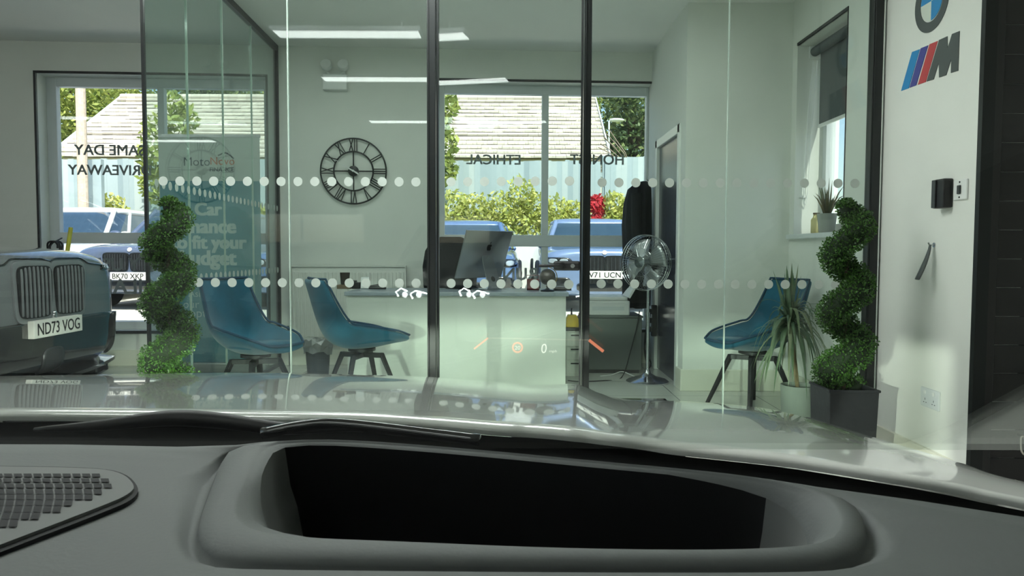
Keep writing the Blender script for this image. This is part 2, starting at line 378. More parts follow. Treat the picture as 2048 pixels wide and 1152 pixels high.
wy0, wy1 = 4.69, 5.51; wz0, wz1 = 1.19, 2.57
m = MB(); wall_holes(4.1, RY + .14, 0, CH, [(wy0, wy1, wz0, wz1)], lambda a, b, c, d: m.mm((RX, a, c), (RX + .32, b, d))); struct(m.build('wall_right', 'wall_paint'))
win3 = sroot('window_3')
fx = RX + .20; fr = MB()
for a, b, c, d in ((wy0, wy0 + .06, wz0, wz1), (wy1 - .06, wy1, wz0, wz1), (wy0 + .06, wy1 - .06, wz1 - .07, wz1), (wy0 + .06, wy1 - .06, wz0, wz0 + .07), (4.98, 5.03, wz0 + .07, wz1 - .07)): fr.mm((fx, a, c), (fx + .07, b, d))
fr.build('window_frame', 'upvc', win3, bevel=.004)
gl = MB(); gl.mm((fx + .03, wy0 + .05, wz0 + .06), (fx + .045, wy1 - .05, wz1 - .06)); gl.build('glass_pane', 'window_glass', win3)
tr = MB(); e = .02
for a, b, c, d in ((wy0, wy1, wz1, wz1 + e), (wy0 - .006, wy0, wz0, wz1 + e)): tr.mm((RX - .005, a, c), (RX + .01, b, d))
tr.build('window_trim', 'black_seal', win3)
sb = MB(); sb.mm((RX - .04, wy0 - .05, wz0 - .035), (RX + .2, wy1 + .05, wz0)); sb.build('window_sill', 'upvc', win3, bevel=.006)

# wall with the emblem, its end, the boarded black door beyond it, the rest of the showroom
BX = 2.03; BY0 = BX * 1480 / (1947 - 1024)
m = MB(); m.mm((BX, BY0, 0), (2.24, 4.1, CH)); struct(m.build('wall_showroom_right', 'wall_paint'))
m = MB(); m.mm((BX - .014, BY0, 0), (BX, 4.06, .10)); m.mm((BX - .02, BY0, .10), (BX, 4.06, .108)); struct(m.build('baseboard_right', 'skirting_gloss'))
m = MB(); m.mm((BX - .004, BY0 - .03, 0), (BX + .05, BY0, CH)); struct(m.build('trim_1', 'black_alu'))
d3 = sroot('door_3')
m = MB(); m.mm((BX + .045, BY0 - .03, 0), (BX + .085, BY0 + .03, CH)); m.mm((BX + 1.0, BY0 - .03, 0), (BX + 1.05, BY0 + .03, CH)); m.build('door_frame', 'board_black', d3, bevel=.004)
m = MB(); z = .035
zl = [PX(2010, y, 2.16).z for y in (1005, 890, 783, 672, 565, 457)]
pitch = .1265
for k in range(24):
    z0 = .02 + k * pitch
    if z0 + pitch < CH: m.mm((BX + .085, BY0 - .005, z0 + .0025), (BX + 1.0, BY0 + .02, z0 + pitch))
m.mm((BX + .085, BY0 + .02, 0), (BX + 1.0, BY0 + .05, CH)); m.build('door_boards', 'board_black', d3)
m = MB(); m.mm((3.08, -7, 0), (3.2, BY0 + .05, CH)); struct(m.build('wall_far_right', 'wall_paint'))
m = MB(); wall_holes(-7, 7.1, 0, CH, [(-5.0, 2.6, .15, 2.6)], lambda a, b, c, d: m.mm((-8.62, a, c), (-8.5, b, d))); struct(m.build('wall_left', 'wall_paint'))
m = MB(); wall_holes(-8.6, 3.2, 0, CH, [(-5.6, -3.0, 1.23, 1.80)], lambda a, b, c, d: m.mm((a, -7.12, c), (b, -7.0, d))); struct(m.build('wall_rear', 'wall_paint'))
win4 = sroot('window_added'); m = MB(); m.mm((-8.58, -5, .15), (-8.566, 2.6, 2.6)); m.build('glass_pane', 'window_glass', win4)  # shopfront window added in the unseen left wall to let in more daylight
m = MB()
for y in (-5, -2.5, 0, 2.55): m.mm((-8.6, y, .15), (-8.52, y + .05, 2.6))
m.mm((-8.6, -5, .15), (-8.52, 2.6, .2)); m.mm((-8.6, -5, 2.55), (-8.52, 2.6, 2.6)); m.build('window_frame', 'upvc', win4)
win5 = sroot('window_5'); m = MB(); m.mm((-5.6, -7.07, 1.23), (-3.0, -7.055, 1.80)); m.build('glass_pane', 'window_glass', win5)
m = MB()
for x in (-5.6, -4.35, -3.05): m.mm((x, -7.1, 1.23), (x + .05, -7.03, 1.80))
m.build('window_frame', 'upvc', win5)

# glass front of the office
GY = 4.10; ROWS = (P(1024, 364.5, GY).z, P(1024, 567, GY).z)
gf = sroot('wall_glass_front')
XL = P(291, 300, GY).x; XJ1 = P(577, 300, GY).x; XP0 = P(855, 300, GY).x; XP1 = P(872, 300, GY).x; XQ0 = P(1166, 300, GY).x; XQ1 = P(1181, 300, GY).x; XJ2 = P(1455, 300, GY).x; XR = P(1737, 300, GY).x
for a, b in ((XL, XJ1 - .002), (XJ1 + .002, XP0 + .01), (XQ1 - .01, XJ2 - .002), (XJ2 + .002, XR + .01)):
    m = MB(); m.mm((a, GY, .02), (b, GY + .012, CH - .03)); m.build('glass_pane', 'office_glass', gf)
m = MB()
for a in (XJ1, XJ2): m.mm((a - .003, GY - .001, .02), (a + .003, GY + .013, CH - .03))
m.build('pane_joint', 'glass_edge', gf)
m = MB(); m.mm((XL - .012, GY - .004, .0), (XL + .004, GY + .016, CH)); m.build('corner_strip', 'black_alu', gf)
for a, b in ((XP0, XP1), (XQ0, XQ1), (XR, XR + .055)):
    m = MB(); m.mm((a, GY - .025, 0), (b, GY + .035, CH)); m.mm((a + .008, GY - .031, 0), (a + .012, GY - .025, CH)); m.build('post', 'black_alu', gf, bevel=.003)
m = MB()
for a, b in ((XL, XP0), (XQ1, XR)): m.mm((a, GY - .015, CH - .05), (b, GY + .028, CH)); m.mm((a, GY - .015, 0), (b, GY + .028, .03))
m.mm((XP1, GY - .015, CH - .05), (XQ0, GY + .028, CH)); m.build('channel', 'black_alu', gf)
def dots(m, o, t, n, s0, s1, skip=()):
    step = .0928; k = int((s1 - s0) / step)
    off = (s1 - s0 - k * step) / 2
    for z in ROWS:
        for i in range(k + 1):
            s = s0 + off + i * step
            c = Vector(o) + t * s; c.z = z
            m.prism([(math.cos(q * math.pi / 12) * .0255, math.sin(q * math.pi / 12) * .0255) for q in range(24)], c, t, (0, 0, 1), n * .0008)
m = MB(); X1 = Vector((1, 0, 0)); NY = Vector((0, -1, 0))
dots(m, (0, GY - .0005, 0), X1, NY, XL + .07, XP0 - .04); dots(m, (0, GY - .0005, 0), X1, NY, XQ1 + .045, XR - .05)
m.build('frosted_dots', 'frost_dot', gf)
# the door in it stands a little open
d1 = bpy.data.objects.new('door_1', None); COL.objects.link(d1); struct(d1); d1.location = (XP1 + .004, GY + .006, 0); d1.rotation_euler = (0, 0, R(-6.5))
DW = XQ0 - XP1 - .012
m = MB(); m.mm((0, -.006, .012), (DW, .006, CH - .06)); m.build('glass_pane', 'office_glass', d1)
m = MB(); m.mm((DW - .008, -.008, .012), (DW + .002, .008, CH - .06)); m.mm((0, -.01, .012), (.012, .01, CH - .06)); m.build('door_edge', 'black_alu', d1)
m = MB(); dots(m, (0, -.0065, 0), X1, NY, .045, DW - .03); m.build('frosted_dots', 'frost_dot', d1)
hz = P(1130, 531, GY).z
m = MB(); m.mm((DW - .15, -.022, hz - .026), (DW - .003, .022, hz + .026)); m.build('lock_case', 'black_plastic', d1, bevel=.012)
m = MB(); m.tube([(DW - .10, -.02, hz), (DW - .10, -.055, hz), (DW - .115, -.062, hz), (DW - .225, -.062, hz)], .0085, 10); m.lathe([(.02, 0), (.02, .01)], (0, 0, 0), 14, Matrix.Translation((DW - .10, -.022, hz)) @ Matrix.Rotation(R(90), 4, 'X')); m.build('lever_handle', 'black_plastic', d1, auto=40)
m = MB(); m.lathe([(.012, 0), (.012, .006)], (0, 0, 0), 14, Matrix.Translation((DW - .045, -.022, hz)) @ Matrix.Rotation(R(90), 4, 'X')); m.build('key_cylinder', 'chrome', d1, auto=40)
# side of the glass office
gs = sroot('wall_glass_side')
A = Vector((XL - .004, GY + .016, 0)); ub = PW(557, 350)[0]; B = BW(ub, -.002, 0); TD = (B - A); TL = TD.length; TD.normalize(); TN = Vector((-TD.y, TD.x, 0))
def sideat(px): # distance along the side at a pixel column
    o, d = ray(px, 400); n = Vector((TN.x, TN.y, 0)); t = (A - o).dot(n) / d.dot(n); return (o + d * t - A).dot(TD)
js = [0, sideat(380), sideat(450), sideat(507), TL]
def sbox(m, s0, s1, n0, n1, z0, z1):
    q = lambda s, n, z: A + TD * s + TN * n + Vector((0, 0, z))
    m.hexa([q(s0, n0, z0), q(s1, n0, z0), q(s1, n1, z0), q(s0, n1, z0), q(s0, n0, z1), q(s1, n0, z1), q(s1, n1, z1), q(s0, n1, z1)])
for a, b in zip(js, js[1:]):
    m = MB(); sbox(m, a + .002, b - .002, 0, .012, .02, CH - .03); m.build('glass_pane', 'side_glass', gs)
m = MB()
for a in js[1:-1]: sbox(m, a - .0015, a + .0015, -.001, .013, .02, CH - .03)
m.build('pane_joint', 'glass_edge', gs)
m = MB(); sbox(m, 0, TL, -.012, .024, CH - .05, CH); sbox(m, 0, TL, -.012, .024, 0, .03); sbox(m, TL - .03, TL, -.012, .024, 0, CH); m.build('channel', 'black_alu', gs)
m = MB(); dots(m, A + TN * -.0005, TD, -TN, .12, TL - .06); m.build('frosted_dots', 'frost_dot', gs)

# ================================================================== outside
GZ = .18
g = MB(); g.mm((-45, 7.32, -.3), (45, 15.5, GZ)); g.mm((2.45, 3.4, -.3), (45, 7.32, GZ)); g.mm((-45, -30, -.3), (-8.7, 7.32, .02)); g.mm((-8.7, -30, -.3), (45, -7.2, .02)); struct(g.build('ground', 'concrete'))
b = MB(); xs = [-45, -20, -10, -4, 0, 4, 10, 45]
b.loft([[Vector((x, 15.55, GZ - .3)), Vector((x, 15.55, 1.22)), Vector((x, 16.2, 1.26)), Vector((x, 17.5, 1.3)), Vector((x, 60, 2.2)), Vector((x, 60, 0))] for x in xs]); struct(b.build('ground_bank', 'earth_bank'))
FY = 17.0
gw = thing('garden_wall', 'low white wall under the shrubs, between the two blue cars', 'wall', (-4, 15.45, GZ)); m = MB(); m.mm((-14, 15.35, GZ), (6, 15.55, 1.30)); m.build('wall_body', 'paint_matt_white', gw, world=True); m = MB(); m.mm((-14, 15.31, 1.30), (6, 15.59, 1.36)); m.build('coping', 'render_wall', gw, world=True)
def fence(px0, px1, topy, label):
    x0, x1 = P(px0, topy, FY).x, P(px1, topy, FY).x; zt = P((px0 + px1) / 2, topy, FY).z
    r = thing('timber_fence', label, 'fence', ((x0 + x1) / 2, FY, 1.25))
    m = MB(); n = int((x1 - x0) / .125)
    for k in range(n):
        x = x0 + k * .125; dz = random.uniform(-.015, .015)
        m.mm((x, FY - (.024 if k % 2 else .02), 1.15), (x + .13, FY + .02, zt + dz))
    m.build('fence_boards', 'fence_board', r, world=True)
    for zr in (1.5, zt - .35):
        m = MB(); m.mm((x0, FY + .03, zr), (x1, FY + .08, zr + .1)); m.build('fence_rail', 'fence_board', r, world=True)
    k = 0; x = x0
    while x < x1:
        m = MB(); m.mm((x - .05, FY + .02, 1.1), (x + .05, FY + .12, zt + .03)); m.build('fence_post', 'fence_board', r, world=True); x += 3.0
fence(60, 870, 319, 'grey-blue timber fence seen through the window behind the teal banner')
fence(872, 1208, 322, 'grey-blue timber fence below the tiled roof, behind the mirrored word ETHICAL')
fence(1210, 1420, 314, 'slightly taller length of grey timber fence right of the end of the roof')
# bungalow
hx0, hx1 = -13.6, 2.86; ey, ry = 22.0, 26.0; ez = P(900, 316, ey).z; rz_ = P(900, 199, ry).z
h = thing('bungalow', 'long bungalow with a pale tiled roof beyond the fence', 'house', ((hx0 + hx1) / 2, ry, 1.3))
m = MB(); N = 15
for k in range(N):
    y0, y1 = ey + (ry - ey) * k / N, ey + (ry - ey) * (k + 1) / N; z0, z1 = ez + (rz_ - ez) * k / N, ez + (rz_ - ez) * (k + 1) / N
    nseg = 52; sh = (k % 2) * .16
    for q in range(nseg):
        xa = hx0 + (hx1 - hx0) * q / nseg + sh * (q > 0); xb = hx0 + (hx1 - hx0) * (q + 1) / nseg + sh * (q < nseg - 1); j = random.uniform(0, .02)
        m.hexa([(xa + .004, y0 - .03, z0 + j), (xb - .004, y0 - .03, z0 + j), (xb - .004, y1 + .05, z1 - .02), (xa + .004, y1 + .05, z1 - .02), (xa + .004, y0 - .03, z0 + .055 + j), (xb - .004, y0 - .03, z0 + .055 + j), (xb - .004, y1 + .05, z1 + .02), (xa + .004, y1 + .05, z1 + .02)])
m.build('roof', 'roof_tile', h, world=True)
m = MB(); m.loft([[Vector((x, ey + .3, 1)), Vector((x, ey + .3, ez)), Vector((x, ry, rz_ - .05)), Vector((x, 2 * ry - ey - .3, ez)), Vector((x, 2 * ry - ey - .3, 1))] for x in (hx0 + .15, hx1 - .15)]); m.build('wall', 'render_wall', h, world=True)
m = MB(); m.tube([(hx0, ry, rz_ + .05), (hx1, ry, rz_ + .05)], .11, 8); m.build('ridge_tiles', 'roof_tile', h, world=True)
for x in (hx0 - .03, hx1 + .0):
    m = MB(); m.hexa([(x, ey - .1, ez - .12), (x + .04, ey - .1, ez - .12), (x + .04, ry, rz_ - .12), (x, ry, rz_ - .12), (x, ey - .1, ez + .1), (x + .04, ey - .1, ez + .1), (x + .04, ry, rz_ + .1), (x, ry, rz_ + .1)]); m.build('verge_board', 'upvc', h, world=True)

def leafcloud(m, c, rad, n, s, shell=.55, flat=1.0):
    for _ in range(n):
        while True:
            d = Vector((random.uniform(-1, 1), random.uniform(-1, 1), random.uniform(-1, 1)))
            if .05 < d.length < 1: break
        d = d.normalized() * (shell + (1 - shell) * random.random()); p = Vector(c) + Vector((d.x * rad[0], d.y * rad[1], d.z * rad[2]))
        a = Vector((random.gauss(0, 1), random.gauss(0, 1), random.gauss(0, 1))).normalized(); b2 = a.cross(Vector((random.gauss(0, 1), random.gauss(0, 1), random.gauss(0, 1)))).normalized(); q = s * random.uniform(.6, 1.3)
        m.add([p - a * q, p - b2 * q * .5, p + a * q, p + b2 * q * .5], [(0, 1, 2, 3)])
def tree(name, label, cat, base, blobs, n, s, leaf, trunk=None, group=None):
    r = thing(name, label, cat, base, 0, group); m = MB()
    vol = sum(b[1][0] * b[1][2] for b in blobs)
    for c, rd in blobs: leafcloud(m, Vector(base) + Vector(c), rd, max(10, int(n * rd[0] * rd[2] / vol)), s)
    m.build('foliage', leaf, r, world=True)
    t = MB(); top = max(b[0][2] for b in blobs)
    tr_ = trunk or .12
    t.tube([Vector(base) - Vector((0, 0, .15)), Vector(base) + Vector((.05, 0, top * .5)), Vector(base) + Vector((0, .05, top))], [tr_, tr_ * .7, tr_ * .3], 7)
    for c, rd in blobs[1:]: t.tube([Vector(base) + Vector((.03, 0, min(c[2], top) * .55)), Vector(base) + Vector(c)], [tr_ * .4, tr_ * .15], 5)
    t.build('trunk', 'trunk_dark', r, world=True); return r
def blobby(n, rx, ry_, z0, z1, rr):
    return [((random.uniform(-rx, rx), random.uniform(-ry_, ry_), random.uniform(z0, z1)), (rr * random.uniform(.7, 1.2),) * 3) for _ in range(n)]
tl = [(-15.9, 27.5, 7.4, 'tree_green', 'broad sunlit tree left of the roof, behind the telegraph pole'), (-18.4, 34, 9.0, 'tree_green', 'tree rising behind the left end of the roof'), (-14.6, 35, 8.3, 'tree_dark', 'darker tree above the ridge over the small leafy tree'),
      (-11.6, 35, 8.3, 'tree_green', 'tree above the ridge over the teal banner'), (-2.6, 33, 9.2, 'tree_green', 'tree above the ridge at the left edge of the right-hand window'), (.8, 34.5, 9.6, 'tree_dark', 'tree above the ridge near the window mullion'), (3.6, 35, 9.8, 'tree_green', 'tree above the right end of the ridge')]
for x, y, ht, lf, lb in tl:
    random.seed(int(x * 10)); tree('tree', lb, 'tree', (x, y, 1.6), [((0, 0, ht * .62), (2.2, 2.2, ht * .3))] + blobby(9, 2.0, 1.5, ht * .25, ht * .84, 1.25), 9000, .115, lf, .2, 'trees behind the bungalow')
random.seed(3); tree('tree', 'tall dark green tree right of the end of the roof', 'tree', (4.55, 28.5, 1.6), [((0, 0, 3.4), (1.5, 2, 2.6))] + blobby(10, 1.3, 1.2, .9, 6.3, 1.1), 9500, .105, 'tree_dark', .25, 'trees behind the bungalow')
random.seed(4); tree('tree', 'small leafy tree in front of the fence, left of the banner top', 'tree', (P(318, 300, 16.2).x, 16.2, 1.25), [((0, 0, 2.0), (.45, .4, .8)), ((.3, 0, 2.9), (.35, .3, .4)), ((-.15, 0, 1.3), (.3, .3, .5)), ((.55, 0, 2.6), (.35, .3, .35))], 900, .09, 'tree_green', .05)
random.seed(5); tree('tree', 'small leafy tree at the left edge of the right-hand window', 'tree', (P(880, 300, 16.2).x, 16.2, 1.25), [((0, 0, 2.1), (.4, .4, .6)), ((.12, 0, 2.9), (.3, .3, .35)), ((.05, 0, 1.6), (.35, .3, .4))], 800, .09, 'tree_green', .05)
bs = [(905, 420, .42, 'bush_yellow', 'rounded yellow-green bush at the left end of the right-hand window'), (950, 425, .40, 'bush_yellow', 'yellow-green bush above the roof of the blue car'), (1000, 420, .40, 'bush_yellow', 'yellow-green bush right of the blue car roof'), (1040, 385, .34, 'bush_yellow', 'tall loose shrub left of the window mullion'), (1068, 420, .40, 'bush_yellow', 'low shrub against the left of the mullion'), (1113, 425, .36, 'bush_yellow', 'bush just right of the mullion'), (1155, 430, .32, 'bush_yellow', 'low bush left of the red shrub'), (1192, 408, .20, 'bush_red', 'small red-leaved shrub above the blue car'), (1228, 412, .30, 'bush_yellow', 'yellow-green shrub right of the red one'), (1262, 425, .34, 'bush_yellow', 'yellow-green shrub beside the hanging jacket'), (225, 420, .34, 'bush_yellow', 'straggly pale shrub before the fence in the left window'), (525, 440, .3, 'bush_yellow', 'yellow-green shrub glimpsed right of the banner')]
for k, (px, py, rr, lf, lb) in enumerate(bs):
    random.seed(20 + k); p = P(px, py, 16.0); zb = 1.24
    bl = [((0, 0, p.z - zb), (rr, rr * .7, rr * 1.1)), ((0, 0, (p.z - zb) * .5), (rr * 1.1, rr * .7, rr)), ((rr * .5, 0, (p.z - zb) * .8), (rr * .6, rr * .5, rr * .6))]
    tree('shrub', lb, 'shrub', (p.x, 16.0, zb), bl, 900 if px != 1040 else 520, .06, lf, .03, 'shrubs along the fence')
random.seed(9); r = thing('bare_shrub', 'bare pale twiggy shrub right of the roof end', 'shrub', (P(1275, 300, 18.5).x, 18.5, 1.3)); m = MB()
for k in range(26):
    a = random.uniform(-1, 1); q = [Vector(r.location)]
    for j in range(1, 7): q.append(q[0] + Vector((a * j * .12 + (.02 * j * j * (1 if a > 0 else -1)), random.uniform(-.1, .1), 1.1 + j * .28 - .012 * j * j * abs(a) * 3)))
    m.tube(q, .012, 4)
m.build('twigs', 'twig', r, world=True)
r = thing('telegraph_pole', 'weathered wooden pole standing before the fence', 'pole', (P(164, 300, 15.45).x, 15.45, GZ)); bx = r.location.x
m = MB(); m.tube([(bx, 15.45, 0), (bx - .0, 15.45, 7)], [.105, .09], 12); m.build('pole_shaft', 'pole_wood', r, world=True)
m = MB(); m.mm((bx + .12, 15.6, 1.2), (bx + .30, 15.72, 2.95)); tag(m.build('gate_post', 'fence_board'), 'blue-grey square post beside the wooden pole', 'post')
r = thing('street_lamp', 'white street lamp head beyond the right end of the roof', 'lamp', (P(1212, 300, 24.2).x, 23.5, 1.3)); bx = r.location.x; zt = P(1200, 244, 23.5).z
m = MB(); m.tube([(bx, 23.5, 1.2), (bx, 23.5, zt), (bx + .05, 23.5, zt + .08), (bx + .2, 23.5, zt + .1)], .03, 8); m.build('lamp_post', 'upvc', r, world=True)
m = MB(); m.ball((bx + .25, 23.5, zt + .06), .24, 12, 8, (1, .6, .25)); m.build('lamp_head', 'white_plastic', r, world=True, smooth=True)
# ================================================================== things inside
# --- blue shell chairs
def sp(pts, n):   # Catmull-Rom through points
    pts = [Vector(p) for p in pts]; out = []
    q = [pts[0] * 2 - pts[1]] + pts + [pts[-1] * 2 - pts[-2]]
    m = len(pts) - 1
    for i in range(n + 1):
        t = i / n * m; k = min(int(t), m - 1); u = t - k; a, b, c, d = q[k:k + 4]
        out.append(.5 * ((2 * b) + (c - a) * u + (2 * a - 5 * b + 4 * c - d) * u * u + (3 * b - a - 3 * c + d) * u ** 3))
    return out
def make_chair(label, loc, rz, group):
    t = thing('shell_chair', label, 'chair', loc, rz, group)
    N, M = 22, 12
    spine = sp([(-.36, .87, .20), (-.325, .72, .215), (-.28, .57, .235), (-.22, .47, .245), (-.10, .425, .25), (.06, .425, .24), (.21, .445, .215), (.32, .455, .15)], N)   # x, z, half width
    wing = sp([(0, 0, .012), (0, 0, .05), (0, 0, .09), (0, 0, .125), (0, 0, .135), (0, 0, .11), (0, 0, .06), (0, 0, .01)], N)
    top, bot = [], []
    for i in range(N + 1):
        p = spine[i]; a = spine[max(0, i - 4)]; b = spine[min(N, i + 4)]; tx, tz = b.x - a.x, b.y - a.y; L = math.hypot(tx, tz); nx, nz = -tz / L, tx / L
        if i < N * .5: nx, nz = tz / -L, tx / L
        r1, r2 = [], []
        for j in range(M + 1):
            v = -1 + 2 * j / M; e = abs(v) ** 2.4 * wing[i].z
            c = Vector((p.x + nx * e, p.z * v * (1 - .06 * abs(v) ** 3), p.y + nz * e)); th = .022 + .012 * (1 - v * v)
            # the shell is thickest in the middle and rounds off towards its rim
            r1.append(c + Vector((nx, 0, nz)) * .012); r2.append(c - Vector((nx, 0, nz)) * th + Vector((0, .008 * v, 0)))
        top.append(r1); bot.append(r2)
    m = MB(); W = M + 1
    vs = [p for r in top for p in r] + [p for r in bot for p in r]; o = (N + 1) * W; fs = []
    for i in range(N):
        for j in range(M):
            a = i * W + j; fs.append((a, a + 1, a + W + 1, a + W)); fs.append((o + a, o + a + W, o + a + W + 1, o + a + 1))
        for j in (0, M):
            a = i * W + j; fs.append((a, a + W, o + a + W, o + a))
    for i in (0, N):
        for j in range(M): a = i * W + j; fs.append((a, a + 1, o + a + 1, o + a))
    m.add(vs, fs); sh = m.build('seat_shell', 'velvet_blue', t, smooth=True, sub=1)
    pr = MB(); rim = [top[i][0] for i in range(N + 1)] + top[N][1:-1] + [top[i][M] for i in range(N, -1, -1)] + top[0][-2:0:-1]
    rim = [p + Vector((0, 0, .0)) for p in rim]; pr.tube(rim, .008, 6, closed=True); pr.build('piping', 'velvet_piping', sh, smooth=True)
    cs = MB(); cu = [[(spine[i].x + .0, spine[i].z * .8, spine[i].y + .012) for i in ()]]
    rings = []
    for (sx, sy, z) in ((.9, .9, .437), (1, 1, .447), (1, 1, .462), (.86, .86, .474), (.5, .5, .478)):
        rings.append([Vector((.055 + sx * .20 * math.copysign(abs(math.cos(q)) ** .6, math.cos(q)), sy * .185 * math.copysign(abs(math.sin(q)) ** .6, math.sin(q)), z + .012 * math.cos(q))) for q in [2 * math.pi * k / 28 for k in range(28)]])
    cs.loft(rings); cs.build('seat_cushion', 'velvet_blue', t, smooth=True)
    hb = MB(); hb.lathe([(.03, .33), (.03, .372), (.10, .375), (.10, .392)], (0, 0, 0), 18); hb.box((0, 0, .345), (.30, .045, .03), Matrix.Rotation(R(45), 3, 'Z')); hb.box((0, 0, .345), (.30, .045, .03), Matrix.Rotation(R(-45), 3, 'Z')); hb.build('swivel_hub', 'dark_metal', t, auto=40)
    for sx, sy in ((1, 1), (1, -1), (-1, 1), (-1, -1)):
        l = MB(); a = Vector((sx * .105, sy * .105, .362)); b = Vector((sx * .225, sy * .225, 0)); s = .017
        l.hexa([b + Vector((-s * .7, -s * .7, 0)), b + Vector((s * .7, -s * .7, 0)), b + Vector((s * .7, s * .7, 0)), b + Vector((-s * .7, s * .7, 0)), a + Vector((-s, -s, 0)), a + Vector((s, -s, 0)), a + Vector((s, s, 0)), a + Vector((-s, s, 0))])
        l.build('leg', 'dark_metal', t, bevel=.003)
    for c in t.children_recursive:
        for v in c.data.vertices: v.co.x *= .93; v.co.y *= .95
    return t
ch = make_chair('blue velvet shell chair in front of the desk, seen from behind its back', (-1.03, 5.06, 0), R(33), 'blue velvet chairs in the glass office')
dup(ch, (-1.65, 4.74, 0), R(-33), 'blue velvet shell chair facing right, half behind the left spiral topiary')
dup(ch, (1.63, 4.98, 0), R(204), 'blue velvet shell chair facing left, behind the spiky potted plant')

# --- desk and what stands on it
DX0, DX1, DY0, DY1, DZ = -1.30, .44, 5.72, 6.36, .74
t = thing('desk', 'white panelled office desk with a grey top facing the glass', 'desk', ((DX0 + DX1) / 2, 6.04, 0))
m = MB(); m.mm((DX0, DY0, DZ - .03), (DX1, DY1, DZ)); m.build('desk_top', 'desk_top', t, world=True, bevel=.004)
m = MB(); m.mm((DX0 + .02, DY0 + .02, .0), (DX1 - .02, DY0 + .04, DZ - .03)); m.build('front_panel', 'desk_white', t, world=True)
for x in (DX0 + .02, DX1 - .045):
    m = MB(); m.mm((x, DY0 + .04, 0), (x + .025, DY1 - .02, DZ - .03)); m.build('end_panel', 'desk_white', t, world=True)
# office chair
t = thing('office_chair', 'black high-backed office chair behind the desk and computer', 'chair', (-.55, 6.42, 0))
secs = []
for z, hw, y, d in ((.62, .20, 6.56, .07), (.75, .235, 6.55, .09), (.92, .245, 6.57, .09), (1.06, .225, 6.60, .085), (1.15, .17, 6.62, .07), (1.185, .09, 6.63, .05)):
    secs.append([Vector((-.55 + hw * math.copysign(abs(math.cos(q)) ** .7, math.cos(q)), y + d * .5 * math.sin(q), z)) for q in [2 * math.pi * k / 20 for k in range(20)]])
m = MB(); m.loft(secs); m.build('backrest', 'charcoal_cloth', t, smooth=True, world=True)
m = MB(); m.loft([[Vector((-.55 + .24 * a * math.copysign(abs(math.cos(q)) ** .6, math.cos(q)), 6.38 + .20 * a * math.copysign(abs(math.sin(q)) ** .6, math.sin(q)), z)) for q in [2 * math.pi * k / 20 for k in range(20)]] for a, z in ((.9, .44), (1, .46), (1, .5), (.85, .525))]); m.build('seat', 'charcoal_cloth', t, smooth=True, world=True)
m = MB(); m.tube([(-.55, 6.38, .08), (-.55, 6.38, .45)], .028, 12); m.tube([(-.55, 6.45, .45), (-.55, 6.60, .47), (-.55, 6.60, .66)], .022, 8); m.build('gas_column', 'black_plastic', t, world=True, auto=40)
for k in range(5):
    a = R(72 * k + 20); d = Vector((math.cos(a), math.sin(a), 0)); c = Vector((-.55, 6.38, .09)); m = MB(); m.tube([c, c + d * .26 + Vector((0, 0, -.025))], [.022, .014], 8); m.ball(c + d * .26 + Vector((0, 0, -.062)), .028, 10, 8); m.build('leg', 'black_plastic', t, world=True, auto=40)
# computer
def rotz(a): return Matrix.Rotation(a, 3, 'Z')
cpos = Vector((-.21, 6.08, DZ)); t = thing('desktop_computer', 'silver all-in-one computer seen from behind on the desk', 'computer', cpos, 0)
b = Vector((.72, -.69, 0)).normalized(); rgt = Vector((b.y, -b.x, 0)) * -1; tl = R(20)   # b points out of its back
rgt = Vector((-b.y, b.x, 0))
upv = (Vector((0, 0, 1)) * math.cos(tl) + b * math.sin(tl)); nb = rgt.cross(upv)
if nb.dot(b) < 0: nb = -nb
pc = Vector((-.225, 6.10, DZ)) + Vector((0, 0, .29))
def pp(x, y, d): return pc - cpos + rgt * x + upv * y + nb * d
m = MB(); hw, hh = .262, .205
m.hexa([pp(-hw, -hh, -.012), pp(hw, -hh, -.012), pp(hw, -hh, 0), pp(-hw, -hh, 0), pp(-hw, hh, -.012), pp(hw, hh, -.012), pp(hw, hh, 0), pp(-hw, hh, 0)])
gr = [[pp(-hw * a, -hh * a, d) + Vector() , pp(hw * a, -hh * a, d), pp(hw * a, hh * a, d), pp(-hw * a, hh * a, d)] for a, d in ((1, 0), (.85, .012), (.6, .022), (.3, .028))]
m.loft(gr); m.build('display_housing', 'aluminium', t, auto=35)
m = MB(); m.hexa([pp(-hw + .005, -hh + .06, -.014), pp(hw - .005, -hh + .06, -.014), pp(hw - .005, -hh + .06, -.012), pp(-hw + .005, -hh + .06, -.012), pp(-hw + .005, hh - .005, -.014), pp(hw - .005, hh - .005, -.014), pp(hw - .005, hh - .005, -.012), pp(-hw + .005, hh - .005, -.012)]); m.build('screen', 'gloss_black', t)
ap = [(0, .018), (.010, .021), (.019, .017), (.022, .008), (.016, .004), (.014, -.003), (.017, -.010), (.021, -.012), (.016, -.022), (.010, -.027), (.004, -.025), (0, -.024), (-.004, -.025), (-.010, -.027), (-.017, -.020), (-.022, -.008), (-.022, .004), (-.018, .014), (-.010, .019)]
sg = 1 if rgt.cross(upv).dot(b) > 0 else -1
m = MB(); m.prism([(x * sg * 1.15, y * 1.15) for x, y in ap], pp(0, .075, .0275), rgt, upv, nb * .002); m.prism([(x * sg * 1.15, y * 1.15) for x, y in [(.0, .026), (.003, .034), (.010, .039), (.010, .033), (.006, .027)]], pp(0, .075, .0275), rgt, upv, nb * .002); m.build('logo', 'apple_black', t)
m = MB(); st = [pp(0, -.01, .03), pp(0, -.06, .055), pp(0, -.12, .07)]; foot = cpos - cpos + (pc - cpos) + b * .115; foot.z = .0
path = [pp(0, .0, .026), pp(0, -.03, .05), Vector((foot.x, foot.y, .03)), Vector((foot.x, foot.y, .008)), Vector((foot.x, foot.y, .006)) - b * .17]
secs = []
